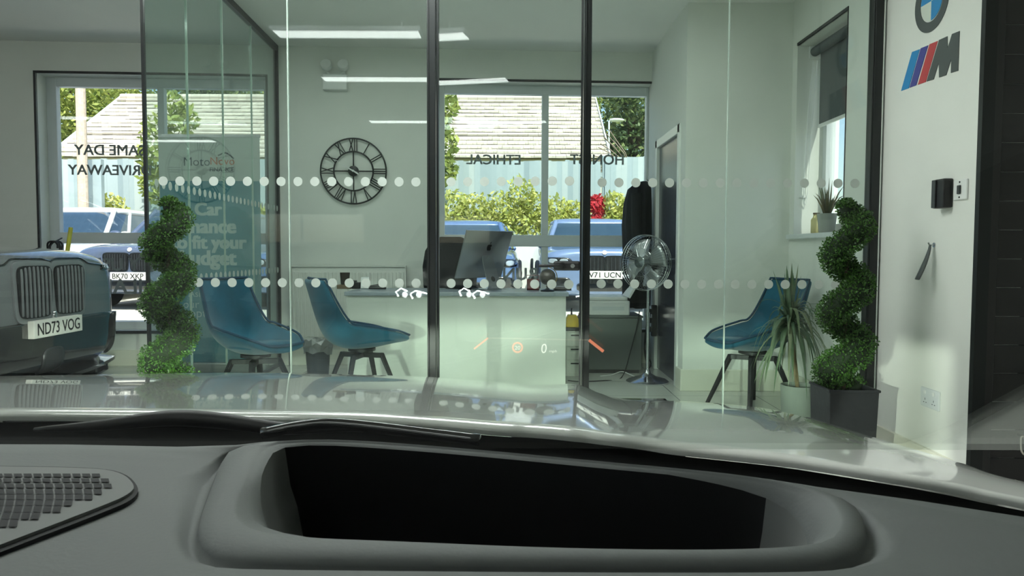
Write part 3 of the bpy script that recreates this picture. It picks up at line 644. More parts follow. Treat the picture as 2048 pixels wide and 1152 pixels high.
for k, p in enumerate(path):
    n2 = (path[min(k + 1, len(path) - 1)] - path[max(k - 1, 0)]).normalized(); q = rgt.cross(n2).normalized() * .004; w2 = rgt * (.05 + .012 * k)
    secs.append([p - w2 - q, p + w2 - q, p + w2 + q, p - w2 + q])
m.loft(secs); m.build('stand', 'aluminium', t)
hc = path[1].lerp(path[2], .72); dn = (path[2] - path[1]).normalized(); q = rgt.cross(dn).normalized(); q = q if q.dot(b) > 0 else -q
m = MB(); m.prism([(math.cos(a * math.pi / 10) * .022, math.sin(a * math.pi / 10) * .022) for a in range(20)], hc + q * .004, rgt, dn, q * .002); m.build('cable_hole', 'apple_black', t)
t = thing('keyboard', 'low dark keyboard lying before the computer on the desk', 'keyboard', (-.42, 6.2, DZ)); m = MB(); m.box((-.42, 6.2, DZ + .008), (.28, .11, .014), rotz(R(-40))); m.build('key_deck', 'black_plastic', t, world=True, bevel=.003)
m = MB()
for i in range(10):
    for j in range(4): m.box(Vector((-.42, 6.2, DZ + .017)) + rotz(R(-40)) @ Vector((-.122 + i * .027, -.037 + j * .025, 0)), (.022, .02, .005), rotz(R(-40)))
m.build('keys', 'dark_metal', t, world=True)
# cup on a small box, card holder, stapler, red tray, globe, papers
p = P(690, 573, 6.2); t = thing('paper_cup', 'dark coffee cup with a tan rim standing on the little card box', 'cup', (p.x, 6.2, DZ + .035)); m = MB(); m.lathe([(.03, 0), (.034, .01), (.042, .095), (.042, .10), (.038, .10), (.036, .085)], (p.x, 6.2, DZ + .035), 20); m.build('cup_body', 'cup_dark', t, world=True, auto=40); m = MB(); m.lathe([(.036, .089), (.037, .0905)], (p.x, 6.2, DZ + .035), 20); m.build('coffee', 'brass', t, world=True)
m = MB(); m.mm((p.x - .055, 6.14, DZ), (p.x + .055, 6.26, DZ + .034)); o = m.build('card_box', 'brown_card', bevel=.003); tag(o, 'small flat brown box under the coffee cup', 'box')
p = P(713, 565, 6.2); m = MB(); m.mm((p.x - .035, 6.16, DZ), (p.x + .04, 6.22, DZ + .055)); m.mm((p.x - .05, 6.15, DZ + .05), (p.x - .0, 6.23, DZ + .07)); o = m.build('tape_dispenser', 'black_plastic', bevel=.006); tag(o, 'small black dispenser between the cup and the white card stand', 'dispenser')
p = P(730, 560, 6.15); t = thing('card_stand', 'small white leaflet stand on the desk beside the black dispenser', 'stand', (p.x, 6.15, DZ)); m = MB(); m.hexa([(p.x - .033, 6.13, DZ), (p.x + .033, 6.13, DZ), (p.x + .033, 6.15, DZ), (p.x - .033, 6.15, DZ), (p.x - .033, 6.16, DZ + .10), (p.x + .033, 6.16, DZ + .10), (p.x + .033, 6.165, DZ + .10), (p.x - .033, 6.165, DZ + .10)]); m.build('leaflet', 'white_plastic', t, world=True); m = MB(); m.mm((p.x - .036, 6.12, DZ), (p.x + .036, 6.19, DZ + .008)); m.build('stand_foot', 'chrome', t, world=True)
p = P(755, 570, 6.15); t = thing('stapler', 'black stapler lying on the desk right of the leaflet stand', 'stapler', (p.x, 6.15, DZ)); m = MB(); m.mm((p.x - .07, 6.13, DZ), (p.x + .07, 6.17, DZ + .015)); m.build('stapler_base', 'black_plastic', t, world=True, bevel=.004); m = MB(); m.hexa([(p.x - .065, 6.133, DZ + .017), (p.x + .068, 6.133, DZ + .02), (p.x + .068, 6.167, DZ + .02), (p.x - .065, 6.167, DZ + .017), (p.x - .06, 6.135, DZ + .03), (p.x + .066, 6.135, DZ + .055), (p.x + .066, 6.165, DZ + .055), (p.x - .06, 6.165, DZ + .03)]); m.build('stapler_arm', 'black_plastic', t, world=True, bevel=.004)
p = P(1066, 565, 6.1); t = thing('letter_tray', 'red-brown open pen box on the desk left of the globe', 'box', (p.x, 6.1, DZ)); m = MB(); x = p.x
m.mm((x - .05, 6.05, DZ), (x + .05, 6.15, DZ + .006)); m.mm((x - .05, 6.05, DZ), (x - .045, 6.15, DZ + .09)); m.mm((x + .045, 6.05, DZ), (x + .05, 6.15, DZ + .09)); m.mm((x - .05, 6.05, DZ), (x + .05, 6.055, DZ + .065)); m.mm((x - .05, 6.145, DZ), (x + .05, 6.15, DZ + .09)); m.build('box_body', 'red_brown', t, world=True)
m = MB(); m.tube([(x - .05, 6.15, DZ + .09), (x - .05, 6.15, DZ + .12), (x + .05, 6.15, DZ + .12), (x + .05, 6.15, DZ + .09)], .003, 6); m.build('wire_back', 'red_brown', t, world=True)
p = P(1095, 550, 5.9); gx = p.x; t = thing('desk_globe', 'small dark globe on a round foot at the right end of the desk', 'globe', (gx, 5.9, DZ)); m = MB(); m.ball((gx, 5.9, DZ + .115), .066, 24, 16); m.build('sphere', 'globe_dark', t, smooth=True, world=True); m = MB(); m.lathe([(.055, 0), (.055, .008), (.02, .016), (.008, .03), (.008, .05)], (gx, 5.9, DZ), 20); m.build('foot', 'black_plastic', t, world=True, auto=40)
m = MB(); m.tube([(gx + .076 * math.sin(a), 5.9, DZ + .115 - .076 * math.cos(a)) for a in [R(k * 15 - 10) for k in range(13)]], .004, 6); m.build('meridian_arm', 'brass', t, world=True, smooth=True)
m = MB(); m.mm((gx + .06, 6.0, DZ), (gx + .20, 6.2, DZ + .02)); m.mm((gx + .065, 6.01, DZ + .02), (gx + .19, 6.19, DZ + .03)); o = m.build('paper_stack', 'black_plastic', bevel=.002); tag(o, 'thin dark folder lying at the right end of the desk', 'folder')

# --- drawer unit, caddy, cabinet, printer
t = thing('drawer_unit', 'small white drawer unit half hidden between desk and cabinet', 'drawers', (.535, 6.45, 0)); m = MB(); m.mm((.46, 6.25, 0), (.61, 6.7, .385)); m.build('carcass', 'desk_white', t, world=True)
for k in range(3):
    m = MB(); m.mm((.465, 6.235, .02 + k * .12), (.605, 6.25, .13 + k * .12)); f = m.build('drawer', 'desk_white', t, world=True, bevel=.003); m = MB(); m.mm((.50, 6.225, .105 + k * .12), (.57, 6.235, .115 + k * .12)); m.build('handle', 'dark_metal', f, world=True)
m = MB(); m.mm((.455, 6.24, .385), (.615, 6.7, .41)); o = m.build('document_tray', 'black_plastic', bevel=.003); tag(o, 'black tray on top of the small white drawer unit', 'tray')
p = P(1144, 642, 6.35); t = thing('desk_caddy', 'bright yellow caddy of pens on the black tray right of the desk', 'caddy', (p.x, 6.35, .41)); m = MB(); m.loft([[Vector((p.x + sx * a, 6.35 + sy * .05, z)) for sx, sy in ((-1, -1), (1, -1), (1, 1), (-1, 1))] for a, z in ((.055, .41), (.052, .48), (.036, .515))]); m.build('caddy_body', 'yellow', t, world=True, bevel=.006)
for k, (dx, mt) in enumerate(((-.015, 'black_plastic'), (.008, 'black_plastic'), (.05, 'red_brown'), (.065, 'red_brown'))):
    m = MB(); m.tube([(p.x + dx, 6.35, .42), (p.x + dx + .012 * (-1) ** k, 6.36, .57 - .02 * k)], .006, 6); m.build('pen', mt, t, world=True)
m = MB(); m.lathe([(.028, .41), (.028, .50), (.025, .50), (.025, .42)], (p.x + .06, 6.36, 0), 14); m.build('pen_pot', 'black_plastic', t, world=True, auto=40)
t = thing('low_cabinet', 'grey low cabinet under the right-hand window', 'cabinet', (.89, 6.6, 0)); m = MB(); m.mm((.64, 6.40, .03), (1.13, 6.86, .485)); m.build('carcass', 'cabinet_grey', t, world=True, bevel=.003)
m = MB(); m.mm((.635, 6.388, .485), (1.14, 6.87, .50)); m.build('cabinet_top', 'cabinet_grey', t, world=True, bevel=.003); m = MB(); m.mm((.66, 6.41, 0), (1.11, 6.85, .03)); m.build('plinth', 'black_plastic', t, world=True)
m = MB(); m.mm((.645, 6.39, .04), (1.125, 6.40, .48)); m.build('door', 'cabinet_grey', t, world=True)
t = thing('printer', 'white printer with its lid raised on the grey cabinet', 'printer', (.86, 6.6, .5)); m = MB(); m.mm((.66, 6.44, .50), (1.03, 6.80, .63)); m.mm((.66, 6.44, .63), (1.01, 6.80, .665)); m.build('printer_body', 'white_plastic', t, world=True, bevel=.012)
m = MB(); m.hexa([(1.015, 6.44, .66), (1.03, 6.44, .65), (1.03, 6.8, .65), (1.015, 6.8, .66), (1.09, 6.44, .80), (1.11, 6.44, .79), (1.11, 6.8, .79), (1.09, 6.8, .80)]); m.build('printer_lid', 'white_plastic', t, world=True); m = MB(); m.mm((.70, 6.436, .545), (.98, 6.44, .58)); m.build('paper_slot', 'upvc', t, world=True)
# cables on the floor and beside the cabinet
def cable(pts, r, label, mt='black_plastic'):
    m = MB(); m.tube(sp(pts, 40), r, 6); o = m.build('power_cable', mt, smooth=True); tag(o, label, 'cable')
cable([(.46, 6.0, .006), (.55, 5.95, .006), (.75, 6.0, .006), (.92, 6.15, .006), (1.02, 6.33, .2), (1.08, 6.36, .42), (1.10, 6.36, .55)], .005, 'black cable looping from the floor up past the grey cabinet')
cable([(.75, 6.22, .006), (.85, 6.28, .006), (.95, 6.30, .03), (1.05, 6.18, .006), (1.16, 6.22, .006), (1.2, 6.3, .006)], .004, 'thin pale cable lying in front of the grey cabinet', 'white_plastic')
t = thing('power_strip', 'dark power strip with hanging leads on the wall right of the cabinet', 'socket strip', (1.26, 6.60, .45)); m = MB(); m.mm((1.255, 6.60, .30), (1.298, 6.66, .58)); m.build('strip_body', 'black_plastic', t, world=True, bevel=.004)
for k in range(3):
    m = MB(); m.mm((1.215, 6.605, .34 + k * .08), (1.255, 6.655, .385 + k * .08)); m.tube(sp([(1.22, 6.62, .36 + k * .08), (1.19, 6.6, .2), (1.2 + .02 * k, 6.56, .07), (1.22, 6.5 + .03 * k, .008)], 14), .005, 6); m.build('plug_lead', 'dark_metal', t, world=True)

# --- pedestal fan
fxx, fy = 1.10, 5.96
t = thing('pedestal_fan', 'chrome pedestal fan standing between the desk and the grey door', 'fan', (fxx, fy, 0))
m = MB(); m.lathe([(.17, 0), (.172, .012), (.15, .028), (.07, .05), (.03, .075), (.016, .11), (.016, .12)], (fxx, fy, 0), 36); m.build('base', 'chrome', t, world=True, auto=50)
m = MB(); m.tube([(fxx, fy, .1), (fxx, fy, .55)], .016, 14); m.tube([(fxx, fy, .55), (fxx, fy, .92)], .012, 14); m.tube([(fxx, fy, .53), (fxx, fy, .57)], .021, 14); m.build('pole', 'chrome', t, world=True, auto=50)
fd = Vector((-.70, -.71, .05)).normalized(); fr_ = Vector((0, 0, 1)).cross(fd).normalized(); fu = fd.cross(fr_); FC = Vector((fxx - .03, fy - .03, .97))
def fp(r, a, d): return FC + fr_ * (r * math.cos(a)) + fu * (r * math.sin(a)) + fd * d
m = MB(); Rf = .222
for r, d in ((Rf, 0), (Rf, .03), (Rf * .98, -.03), (Rf * .5, .075), (.045, .085), (Rf * .55, -.085)): m.tube([fp(r, 2 * math.pi * k / 40, d) for k in range(40)], .0035 if r > .2 else .002, 5, closed=True)
for k in range(56):
    a = 2 * math.pi * k / 56; m.tube([fp(.045, a, .085), fp(Rf * .5, a + .05, .077), fp(Rf * .85, a + .1, .05), fp(Rf, a + .12, .01)], .0013, 4)
    m.tube([fp(.05, a, -.10), fp(Rf * .6, a, -.085), fp(Rf, a, -.02)], .0013, 4)
m.build('cage', 'chrome', t, world=True)
m = MB(); m.lathe([(.001, .092), (.045, .09), (.045, .082), (.001, .08)], FC, 20, Matrix((fr_, fu, fd)).transposed().to_4x4()); m.build('badge', 'chrome', t, world=True)
for k in range(4):
    m = MB(); a0 = 2 * math.pi * k / 4 + .4; g = []
    for i in range(6):
        r = .03 + .16 * i / 5; g.append([fp(r, a0 + (-.5 + j / 4) * (1.1 if i > 1 else 1.5), .03 * (-.5 + j / 4)) for j in range(5)])
    m.loft(g, caps=False, closed=False); m.build('blade', 'aluminium', t, world=True, smooth=True, solid=.002)
m = MB(); M3 = Matrix((fr_, fu, fd)).transposed().to_4x4(); m.lathe([(.001, -.20), (.035, -.195), (.052, -.16), (.055, -.11), (.04, -.09), (.02, .04), (.02, .06), (.001, .065)], FC, 22, M3); m.tube([(fxx, fy, .9), FC - fd * .13 - Vector((0, 0, .03))], .018, 10); m.build('motor', 'dark_metal', t, world=True, auto=50)

# --- radiator, bin, clock, emergency light, jacket
u0, zt = PW(588, 533); u1, _ = PW(811, 533); t = thing('radiator', 'white panel radiator on the wall under the clock', 'radiator', BW((u0 + u1) / 2, -.07, .2)); zb = .22
m = MB(); secs = []; n = 30
bwbox(m, u0, u1, -.085, -.035, zb, zt)
for k in range(n):
    a = u0 + (u1 - u0) * (k + .2) / n; bwbox(m, a, a + (u1 - u0) / n * .6, -.097, -.085, zb + .05, zt - .05)
m.build('panel', 'radiator_white', t, world=True, bevel=.004)
m = MB(); bwbox(m, u0 - .005, u1 + .005, -.10, -.02, zt, zt + .012); bwbox(m, u0 - .012, u0, -.10, -.02, zb + .02, zt + .012); bwbox(m, u1, u1 + .012, -.10, -.02, zb + .02, zt + .012); m.build('top_grille', 'radiator_white', t, world=True)
m = MB(); q = BW(u0 - .035, -.06, .32); m.tube([q - Vector((0, 0, .06)), q + Vector((0, 0, .05))], .018, 12); m.tube([BW(u0 - .035, -.06, .28), BW(u0 - .035, -.06, 0)], .008, 8); m.tube([q - Vector((0, 0, .04)), BW(u0, -.06, .28)], .008, 8); m.build('valve', 'chrome', t, world=True, auto=40)
m = MB()
for u in (u0 + .15, u1 - .15):
    m = MB(); bwbox(m, u - .02, u + .02, -.034, -.001, zb + .05, zt - .05); m.build('bracket', 'radiator_white', t, world=True)
bx, by = P(636, 720, 6.2).x, 6.2; t = thing('waste_bin', 'small grey waste bin with a clear liner beside the desk', 'bin', (bx, by, 0)); m = MB(); m.lathe([(.085, 0), (.088, .01), (.105, .27), (.108, .275), (.10, .275), (.083, .015)], (bx, by, 0), 24); m.build('bin_body', 'bin_plastic', t, world=True, auto=40)
random.seed(2); m = MB(); rg = []
for r, z in ((.106, .20), (.118, .24), (.125, .28), (.115, .31), (.10, .30), (.08, .22)):
    rg.append([Vector((bx + (r + random.uniform(-.012, .012)) * math.cos(2 * math.pi * k / 22), by + (r + random.uniform(-.012, .012)) * math.sin(2 * math.pi * k / 22), z + random.uniform(-.02, .02))) for k in range(22)])
m.loft(rg, caps=False); m.build('bin_liner', 'bin_liner', t, world=True)
cu_, cz = PW(708, 343); cr = .297; CO = BW(cu_, -.03, cz); t = thing('wall_clock', 'black skeleton wall clock with roman numerals above the radiator', 'clock', BW(cu_, 0, cz))
def cp(r, a, d=0): return CO + WD * (r * math.sin(a)) + Vector((0, 0, r * math.cos(a))) - WN * d
m = MB()
for r in (cr, cr * .60): m.tube([cp(r, 2 * math.pi * k / 64) for k in range(64)], .0075, 8, closed=True)
for k in range(4): m.tube([cp(.03, k * math.pi / 2), cp(cr * .6, k * math.pi / 2)], .006, 6)
m.build('frame', 'black_alu', t, smooth=True, world=True)
NUM = {12: 'XII', 1: 'I', 2: 'II', 3: 'III', 4: 'IIII', 5: 'V', 6: 'VI', 7: 'VII', 8: 'VIII', 9: 'IX', 10: 'X', 11: 'XI'}
for h_, s_ in NUM.items():
    a = h_ * math.pi / 6; er = Vector((math.sin(a), math.cos(a))); et = Vector((er.y, -er.x)); wds = {'I': .020, 'V': .042, 'X': .042}; tot = sum(wds[c] for c in s_); x = -tot / 2; m = MB()
    def seg(x0, r0, x1, r1):
        q0 = er * r0 + et * x0; q1 = er * r1 + et * x1; m.tube([CO + WD * q0.x + Vector((0, 0, q0.y)), CO + WD * q1.x + Vector((0, 0, q1.y))], .0048, 5)
    r0, r1 = cr * .615, cr * .985
    for c in s_:
        w2 = wds[c]; mid = x + w2 / 2
        if c == 'I': seg(mid, r0, mid, r1)
        if c == 'V': seg(x + .004, r1, mid, r0); seg(x + w2 - .004, r1, mid, r0)
        if c == 'X': seg(x + .004, r1, x + w2 - .004, r0); seg(x + w2 - .004, r1, x + .004, r0)
        x += w2
    m.build('numeral', 'black_alu', t, world=True)
m = MB(); m.lathe([(.048, 0), (.048, .02), (.04, .025)], BW(cu_, -.02, cz), 24, Matrix((WD, Vector((0, 0, 1)), -WN)).transposed().to_4x4()); m.build('hub', 'black_alu', t, world=True, auto=40)
for nm, L, tail, a, d, w2 in (('hour_hand', .11, .045, R(-62), .028, .007), ('minute_hand', .185, .06, R(-58), .034, .006)):
    m = MB(); q = [(-w2, -tail), (w2, -tail), (w2 * .5, L), (-w2 * .5, L)]; ca, sa = math.cos(a), math.sin(a)
    m.prism([(x * ca + y * sa, -x * sa + y * ca) for x, y in q], CO - WN * d, WD, (0, 0, 1), -WN * .002); m.build(nm, 'white_plastic', t, world=True)
m = MB(); m.lathe([(.01, 0), (.01, .04)], CO, 12, Matrix((WD, Vector((0, 0, 1)), -WN)).transposed().to_4x4()); m.build('hand_cap', 'white_plastic', t, world=True)
e0, e1 = PW(648, 182); e2, e3 = PW(696, 152); t = thing('emergency_light', 'white twin-spot emergency light high on the back wall', 'lamp', BW((e0 + e2) / 2, 0, e1)); m = MB(); bwbox(m, e0, e2, -.07, 0, e1, e3); m.build('battery_box', 'white_plastic', t, world=True, bevel=.006)
for px in (656, 690):
    u, z = PW(px, 137); m = MB(); m.lathe([(.02, -.03), (.045, 0), (.05, .05), (.047, .055), (.01, .05)], BW(u, -.05, z), 18, Matrix.Rotation(R(70), 4, 'X')); m.tube([BW(u, -.04, z - .04), BW(u + (e0 + e2 - 2 * u) * .15, -.04, e3)], .008, 8); m.build('spot_head', 'white_plastic', t, world=True, auto=40)
random.seed(12); t = thing('jacket', 'black jacket hanging on the wall beside the grey door', 'jacket', (1.16, 6.82, 1.68)); secs = []
for z, a, b2, cx in ((1.70, .02, .03, 1.235), (1.685, .06, .08, 1.215), (1.63, .10, .15, 1.19), (1.5, .118, .18, 1.175), (1.3, .125, .19, 1.17), (1.1, .12, .18, 1.175), (.9, .118, .17, 1.18), (.7, .12, .165, 1.175), (.56, .115, .15, 1.18), (.55, .09, .12, 1.18)):
    secs.append([Vector((cx - .03 + a * math.cos(q) * (1 + .10 * math.sin(6 * q + z * 3)), 6.80 + b2 * math.sin(q) * (1 + .07 * math.sin(7 * q + z * 2)), z + (random.uniform(-.01, .01) if z < .6 else 0))) for q in [2 * math.pi * k / 40 for k in range(40)]])
m = MB(); m.loft(secs); m.build('jacket_body', 'black_cloth', t, smooth=True, world=True)
m = MB(); m.loft([[Vector((1.11 + .05 * math.cos(q) + (1.6 - z) * .02, 6.66 + .055 * math.sin(q) - (1.6 - z) * .05, z)) for q in [2 * math.pi * k / 16 for k in range(16)]] for z in (1.58, 1.4, 1.2, 1.0, .86)]); m.build('sleeve', 'charcoal_cloth', t, smooth=True, world=True)
m = MB(); m.tube([(1.299, 6.82, 1.70), (1.25, 6.82, 1.70), (1.235, 6.82, 1.725)], .008, 8); m.build('hook', 'chrome', t, world=True)

# --- right-hand window: blind, chain, pots
t = thing('roller_blind', 'dark grey roller blind half lowered in the right-hand window', 'blind', (2.2, 5.05, 2.5)); bxx = 2.225
m = MB(); m.tube([(bxx - .02, wy0 + .02, 2.52), (bxx - .02, wy1 - .03, 2.52)], .034, 18); m.build('roller', 'blind_grey', t, world=True, auto=50); m = MB(); m.mm((bxx + .010, wy0 + .03, 1.985), (bxx + .0115, wy1 - .06, 2.52)); m.build('blind_fabric', 'blind_grey', t, world=True)
m = MB(); m.mm((bxx + .004, wy0 + .03, 1.965), (bxx + .018, wy1 - .06, 1.99)); m.build('bottom_bar', 'white_plastic', t, world=True, bevel=.003)
for y in (wy0 + .01, wy1 - .025):
    m = MB(); m.mm((bxx - .058, y, 2.475), (bxx + .03, y + .012, 2.562)); m.build('bracket', 'white_plastic', t, world=True, bevel=.003)
m = MB(); m.tube(sp([(bxx - .03, wy1 - .03, 2.46), (bxx - .06, wy1 - .02, 2.0), (bxx - .075, wy1 - .018, 1.46), (bxx - .07, wy1 - .018, 1.43), (bxx - .05, wy1 - .02, 1.46), (bxx - .03, wy1 - .03, 2.0), (bxx - .0, wy1 - .03, 2.46)], 40), .003, 5); m.build('pull_chain', 'white_plastic', t, world=True)
m = MB(); q = Vector((2.15, wy1 - .006, 1.47)); m.box(q, (.05, .012, .018)); m.build('chain_clip', 'white_plastic', t, world=True)
t = thing('candle_jar', 'small pale yellow jar at the far end of the window sill', 'jar', (2.17, 5.30, wz0)); m = MB(); m.lathe([(.034, 0), (.036, .01), (.036, .10), (.022, .12), (.02, .14)], (2.17, 5.30, wz0), 18); m.build('jar_body', 'jar_cream', t, world=True, auto=40); m = MB(); m.lathe([(.023, .138), (.023, .15)], (2.17, 5.30, wz0), 16); m.build('jar_lid', 'brown_card', t, world=True)
random.seed(31); ax, ay = 2.17, 5.12; t = thing('aloe_plant', 'spiky succulent in a grey pot on the window sill', 'plant', (ax, ay, wz0)); m = MB(); m.lathe([(.05, 0), (.065, .13), (.067, .135), (.058, .135), (.05, .1)], (ax, ay, wz0), 20); m.build('pot', 'terracotta_grey', t, world=True, auto=40)
m = MB()
for k in range(26):
    a = random.uniform(0, 2 * math.pi); lean = random.uniform(.15, 1.0); L = random.uniform(.14, .26); d = Vector((math.cos(a) * .6, math.sin(a), 0)); pts = [Vector((ax, ay, wz0 + .12)) + d * (.02 + lean * L * s * .7) + Vector((0, 0, L * s * (1.15 - lean * .55 * s))) for s in (0, .33, .66, 1)]
    m.tube(pts, [.011, .010, .007, .001], 6, flat=.5)
m.build('leaves', 'aloe_leaf', t, world=True, smooth=True)

# --- dracaena
random.seed(8); dx, dy = P(1596, 790, 4.46).x, 4.46; t = thing('dracaena_plant', 'spiky potted dracaena with drooping leaves in front of the blue chair', 'plant', (dx, dy, 0)); m = MB(); m.lathe([(.088, 0), (.092, .02), (.103, .245), (.103, .255), (.094, .255), (.088, .2)], (dx, dy, 0), 28); m.build('pot', 'terracotta_grey', t, world=True, auto=40)
m = MB(); m.lathe([(.09, .22), (.001, .225)], (dx, dy, 0), 20); m.build('soil', 'soil', t, world=True)
m = MB(); m.tube(sp([(dx - .0, dy, .2), (dx - .025, dy, .4), (dx - .05, dy, .55), (dx - .055, dy, .68)], 12), .013, 8); m.build('stem', 'bark', t, world=True, smooth=True)
m = MB(); hc = Vector((dx - .055, dy, .66))
for k in range(150):
    a = random.uniform(0, 2 * math.pi); el = random.uniform(-.5, 1.45); L = random.uniform(.26, .42); d = Vector((math.cos(a), math.sin(a), 0)); dv = d * math.cos(el) + Vector((0, 0, math.sin(el))); droop = random.uniform(.7, 1.6) * (1 if el < 1.15 else .25); base = hc + Vector((0, 0, random.uniform(-.1, .05)))
    sd = d.cross(Vector((0, 0, 1))); row = []
    for i in range(8):
        s = i / 7; p = base + dv * (L * s) - Vector((0, 0, droop * L * s * s * .62)) - d * (L * s * s * .35 * min(1, droop)); wd = .0085 * (1 - s ** 2.2) * (.7 + .6 * min(1, s * 4)) + .0004
        row.append([p - sd * wd, p + Vector((0, 0, .002)), p + sd * wd])
    m.loft(row, caps=False, closed=False)
m.build('leaves', 'dracaena_leaf', t, world=True, smooth=True)

# --- spiral topiaries in front of the glass
def topiary(x, y, label, seed):
    random.seed(seed); t = thing('spiral_topiary', label, 'topiary', (x, y, 0), 0, 'topiaries either side of the glass front')
    zt, zb, pitch = 1.275, .36, .288; n = 170; path = []; rad = []
    for i in range(n + 1):
        s = i / n; z = zt - (zt - zb) * s; th = -2 * math.pi * (1.205 - z) / pitch; hr = .058 + .012 * s
        if s < .06: hr *= .4 + .6 * s / .06
        if s > .94: hr *= 1.15
        path.append(Vector((x + hr * math.cos(th), y + hr * math.sin(th), z))); rad.append((.060 + .016 * min(1, s * 1.1)) * (1 if .05 < s else .75 + 5 * s))
    c = MB(); c.tube(path, [r * .72 for r in rad], 10); c.ball(path[0], rad[0] * .7, 10, 8); c.build('foliage_core', 'box_core', t, world=True, smooth=True)
    m = MB(); N = 17000
    for _ in range(N):
        i = random.random() * n; k = int(min(i, n - 1)); f = i - k; p = path[k].lerp(path[k + 1], f); r = rad[k]; tg = (path[k + 1] - path[k]).normalized()
        nx = tg.cross(Vector((random.gauss(0, 1), random.gauss(0, 1), random.gauss(0, 1)))).normalized()
        if _ < 900: tgt = -1 if i < n * .5 else 1
        q = p + nx * r * random.uniform(.74, 1.10) * (1 + .08 * math.sin(i * .9 + nx.x * 5))
        if _ < 700:
            d0 = Vector((random.gauss(0, 1), random.gauss(0, 1), abs(random.gauss(0, 1)))).normalized(); q = path[0] + d0 * rad[0] * random.uniform(.8, 1.15); nx = d0
        if q.z < .375: q.z = .375 + random.uniform(0, .02)
        a = (nx + Vector((random.gauss(0, .6), random.gauss(0, .6), random.gauss(0, .6)))).normalized(); b = a.cross(Vector((random.gauss(0, 1), random.gauss(0, 1), random.gauss(0, 1)))).normalized(); L = random.uniform(.006, .0105); w2 = L * .5
        m.add([q - a * L * .5, q + b * w2 + nx * .0015, q + a * L, q - b * w2 + nx * .0015], [(0, 1, 2, 3)])
    m.build('foliage', 'box_leaf', t, world=True)
    m = MB(); m.tube([(x, y, .2), (x, y, 1.2)], .009, 8); m.build('stem', 'trunk_dark', t, world=True)
    pl = MB(); h = .125; g = .118
    pl.loft([[Vector((x + sx * a, y + sy * a, z)) for sx, sy in ((-1, -1), (1, -1), (1, 1), (-1, 1))] for a, z in ((.108, 0), (g, .39), (g + .006, .39), (g + .006, .402), (g - .012, .402), (g - .014, .34))]); pl.build('planter', 'planter_black', t, world=True, bevel=.003)
    m = MB(); m.mm((x - .104, y - .104, .33), (x + .104, y + .104, .345)); m.build('soil', 'soil', t, world=True)
topiary(1.637, 3.62, 'spiral box topiary in a black square planter by the wall with the badge', 41)
topiary(-1.70, 3.66, 'spiral box topiary at the left corner of the glass, beside the black car', 42)

# --- wall with the badge
def on_wall(pts, name, mt, parent, th=.003, off=0):
    m = MB(); q = [PX(a, b, BX) for a, b in pts]; v = [p + Vector((-off, 0, 0)) for p in q] + [p + Vector((-off - th, 0, 0)) for p in q]; n = len(q)
    m.add(v, [tuple(range(n)), tuple(range(2 * n - 1, n - 1, -1))] + [(k, k + n, (k + 1) % n + n, (k + 1) % n) for k in range(n)]); return m.build(name, mt, parent, world=True)
c = PX(1864, 2, BX); t = thing('wall_emblem', 'round dark grey badge with blue and pale quarters high on the right wall', 'emblem', c)
def disc(r0, r1, a0, a1, name, mt, off):
    n = 48 if a1 - a0 > 3 else 14; m = MB(); Yv, Zv = Vector((0, -1, 0)), Vector((0, 0, 1))   # rightwards as seen = towards the viewer
    A_ = [a0 + (a1 - a0) * k / n for k in range(n + 1)]
    ring = [[c + Vector((-off, 0, 0)) + (Yv * math.cos(a) + Zv * math.sin(a)) * r for a in A_] for r in (r0, r1)]
    top = [[p + Vector((-.002, 0, 0)) for p in q] for q in ring]
    m.loft([ring[0], ring[1], top[1], top[0], ring[0]], caps=False, closed=False); m.build(name, mt, t, world=True)
disc(.098, .147, 0, 2 * math.pi, 'outer_ring', 'decal_grey', .001)
for k, mt in enumerate(('decal_white', 'decal_blue', 'decal_white', 'decal_blue')): disc(.0, .092, k * math.pi / 2, (k + 1) * math.pi / 2, 'quarter', mt, .001)
t = thing('stripe_emblem', 'three slanted stripes and a bold letter M below the round badge', 'emblem', PX(1862, 120, BX))
on_wall([(1825, 104), (1840, 98.5), (1818, 176.5), (1803, 182)], 'stripe', 'decal_blue', t); on_wall([(1842.5, 96.5), (1857, 90.6), (1833, 170.5), (1820, 175.5)], 'stripe', 'decal_violet', t); on_wall([(1860, 88.5), (1876, 82), (1852, 164), (1836.6, 169.5)], 'stripe', 'decal_red', t)
on_wall([(1879, 80), (1895.6, 72.5), (1896, 97), (1905, 68), (1920, 62), (1917, 141.6), (1902.7, 146), (1903.5, 118), (1893, 150.5), (1879, 155), (1878.5, 125), (1868, 159), (1854, 163)], 'letter', 'decal_grey', t)
a = PX(1909, 415, BX); b = PX(1884, 360, BX); t = thing('wall_dispenser', 'black box device mounted on the right wall', 'device', (BX, (a.y + b.y) / 2, a.z)); m = MB(); m.mm((BX - .045, a.y + .012, a.z), (BX, a.y + .105, a.z + .135)); m.build('device_body', 'black_plastic', t, world=True, bevel=.006); m = MB(); m.mm((BX - .052, a.y + .07, a.z + .002), (BX - .045, a.y + .102, a.z + .133)); m.build('device_cover', 'slat_grey', t, world=True, bevel=.003)
a = PX(1937, 398, BX); b = PX(1911, 361, BX); t = thing('switch_plate', 'clear square switch plate beside the black box on the right wall', 'switch', (BX, (a.y + b.y) / 2, (a.z + b.z) / 2)); m = MB(); m.mm((BX - .01, a.y, a.z), (BX, b.y, b.z)); m.build('plate', 'white_plastic', t, world=True, bevel=.004)
ym, zm = (a.y + b.y) / 2, (a.z + b.z) / 2; m = MB(); m.mm((BX - .018, ym - .012, zm - .02), (BX - .01, ym + .012, zm + .02)); m.build('rocker', 'slat_grey', t, world=True, bevel=.003); m = MB()
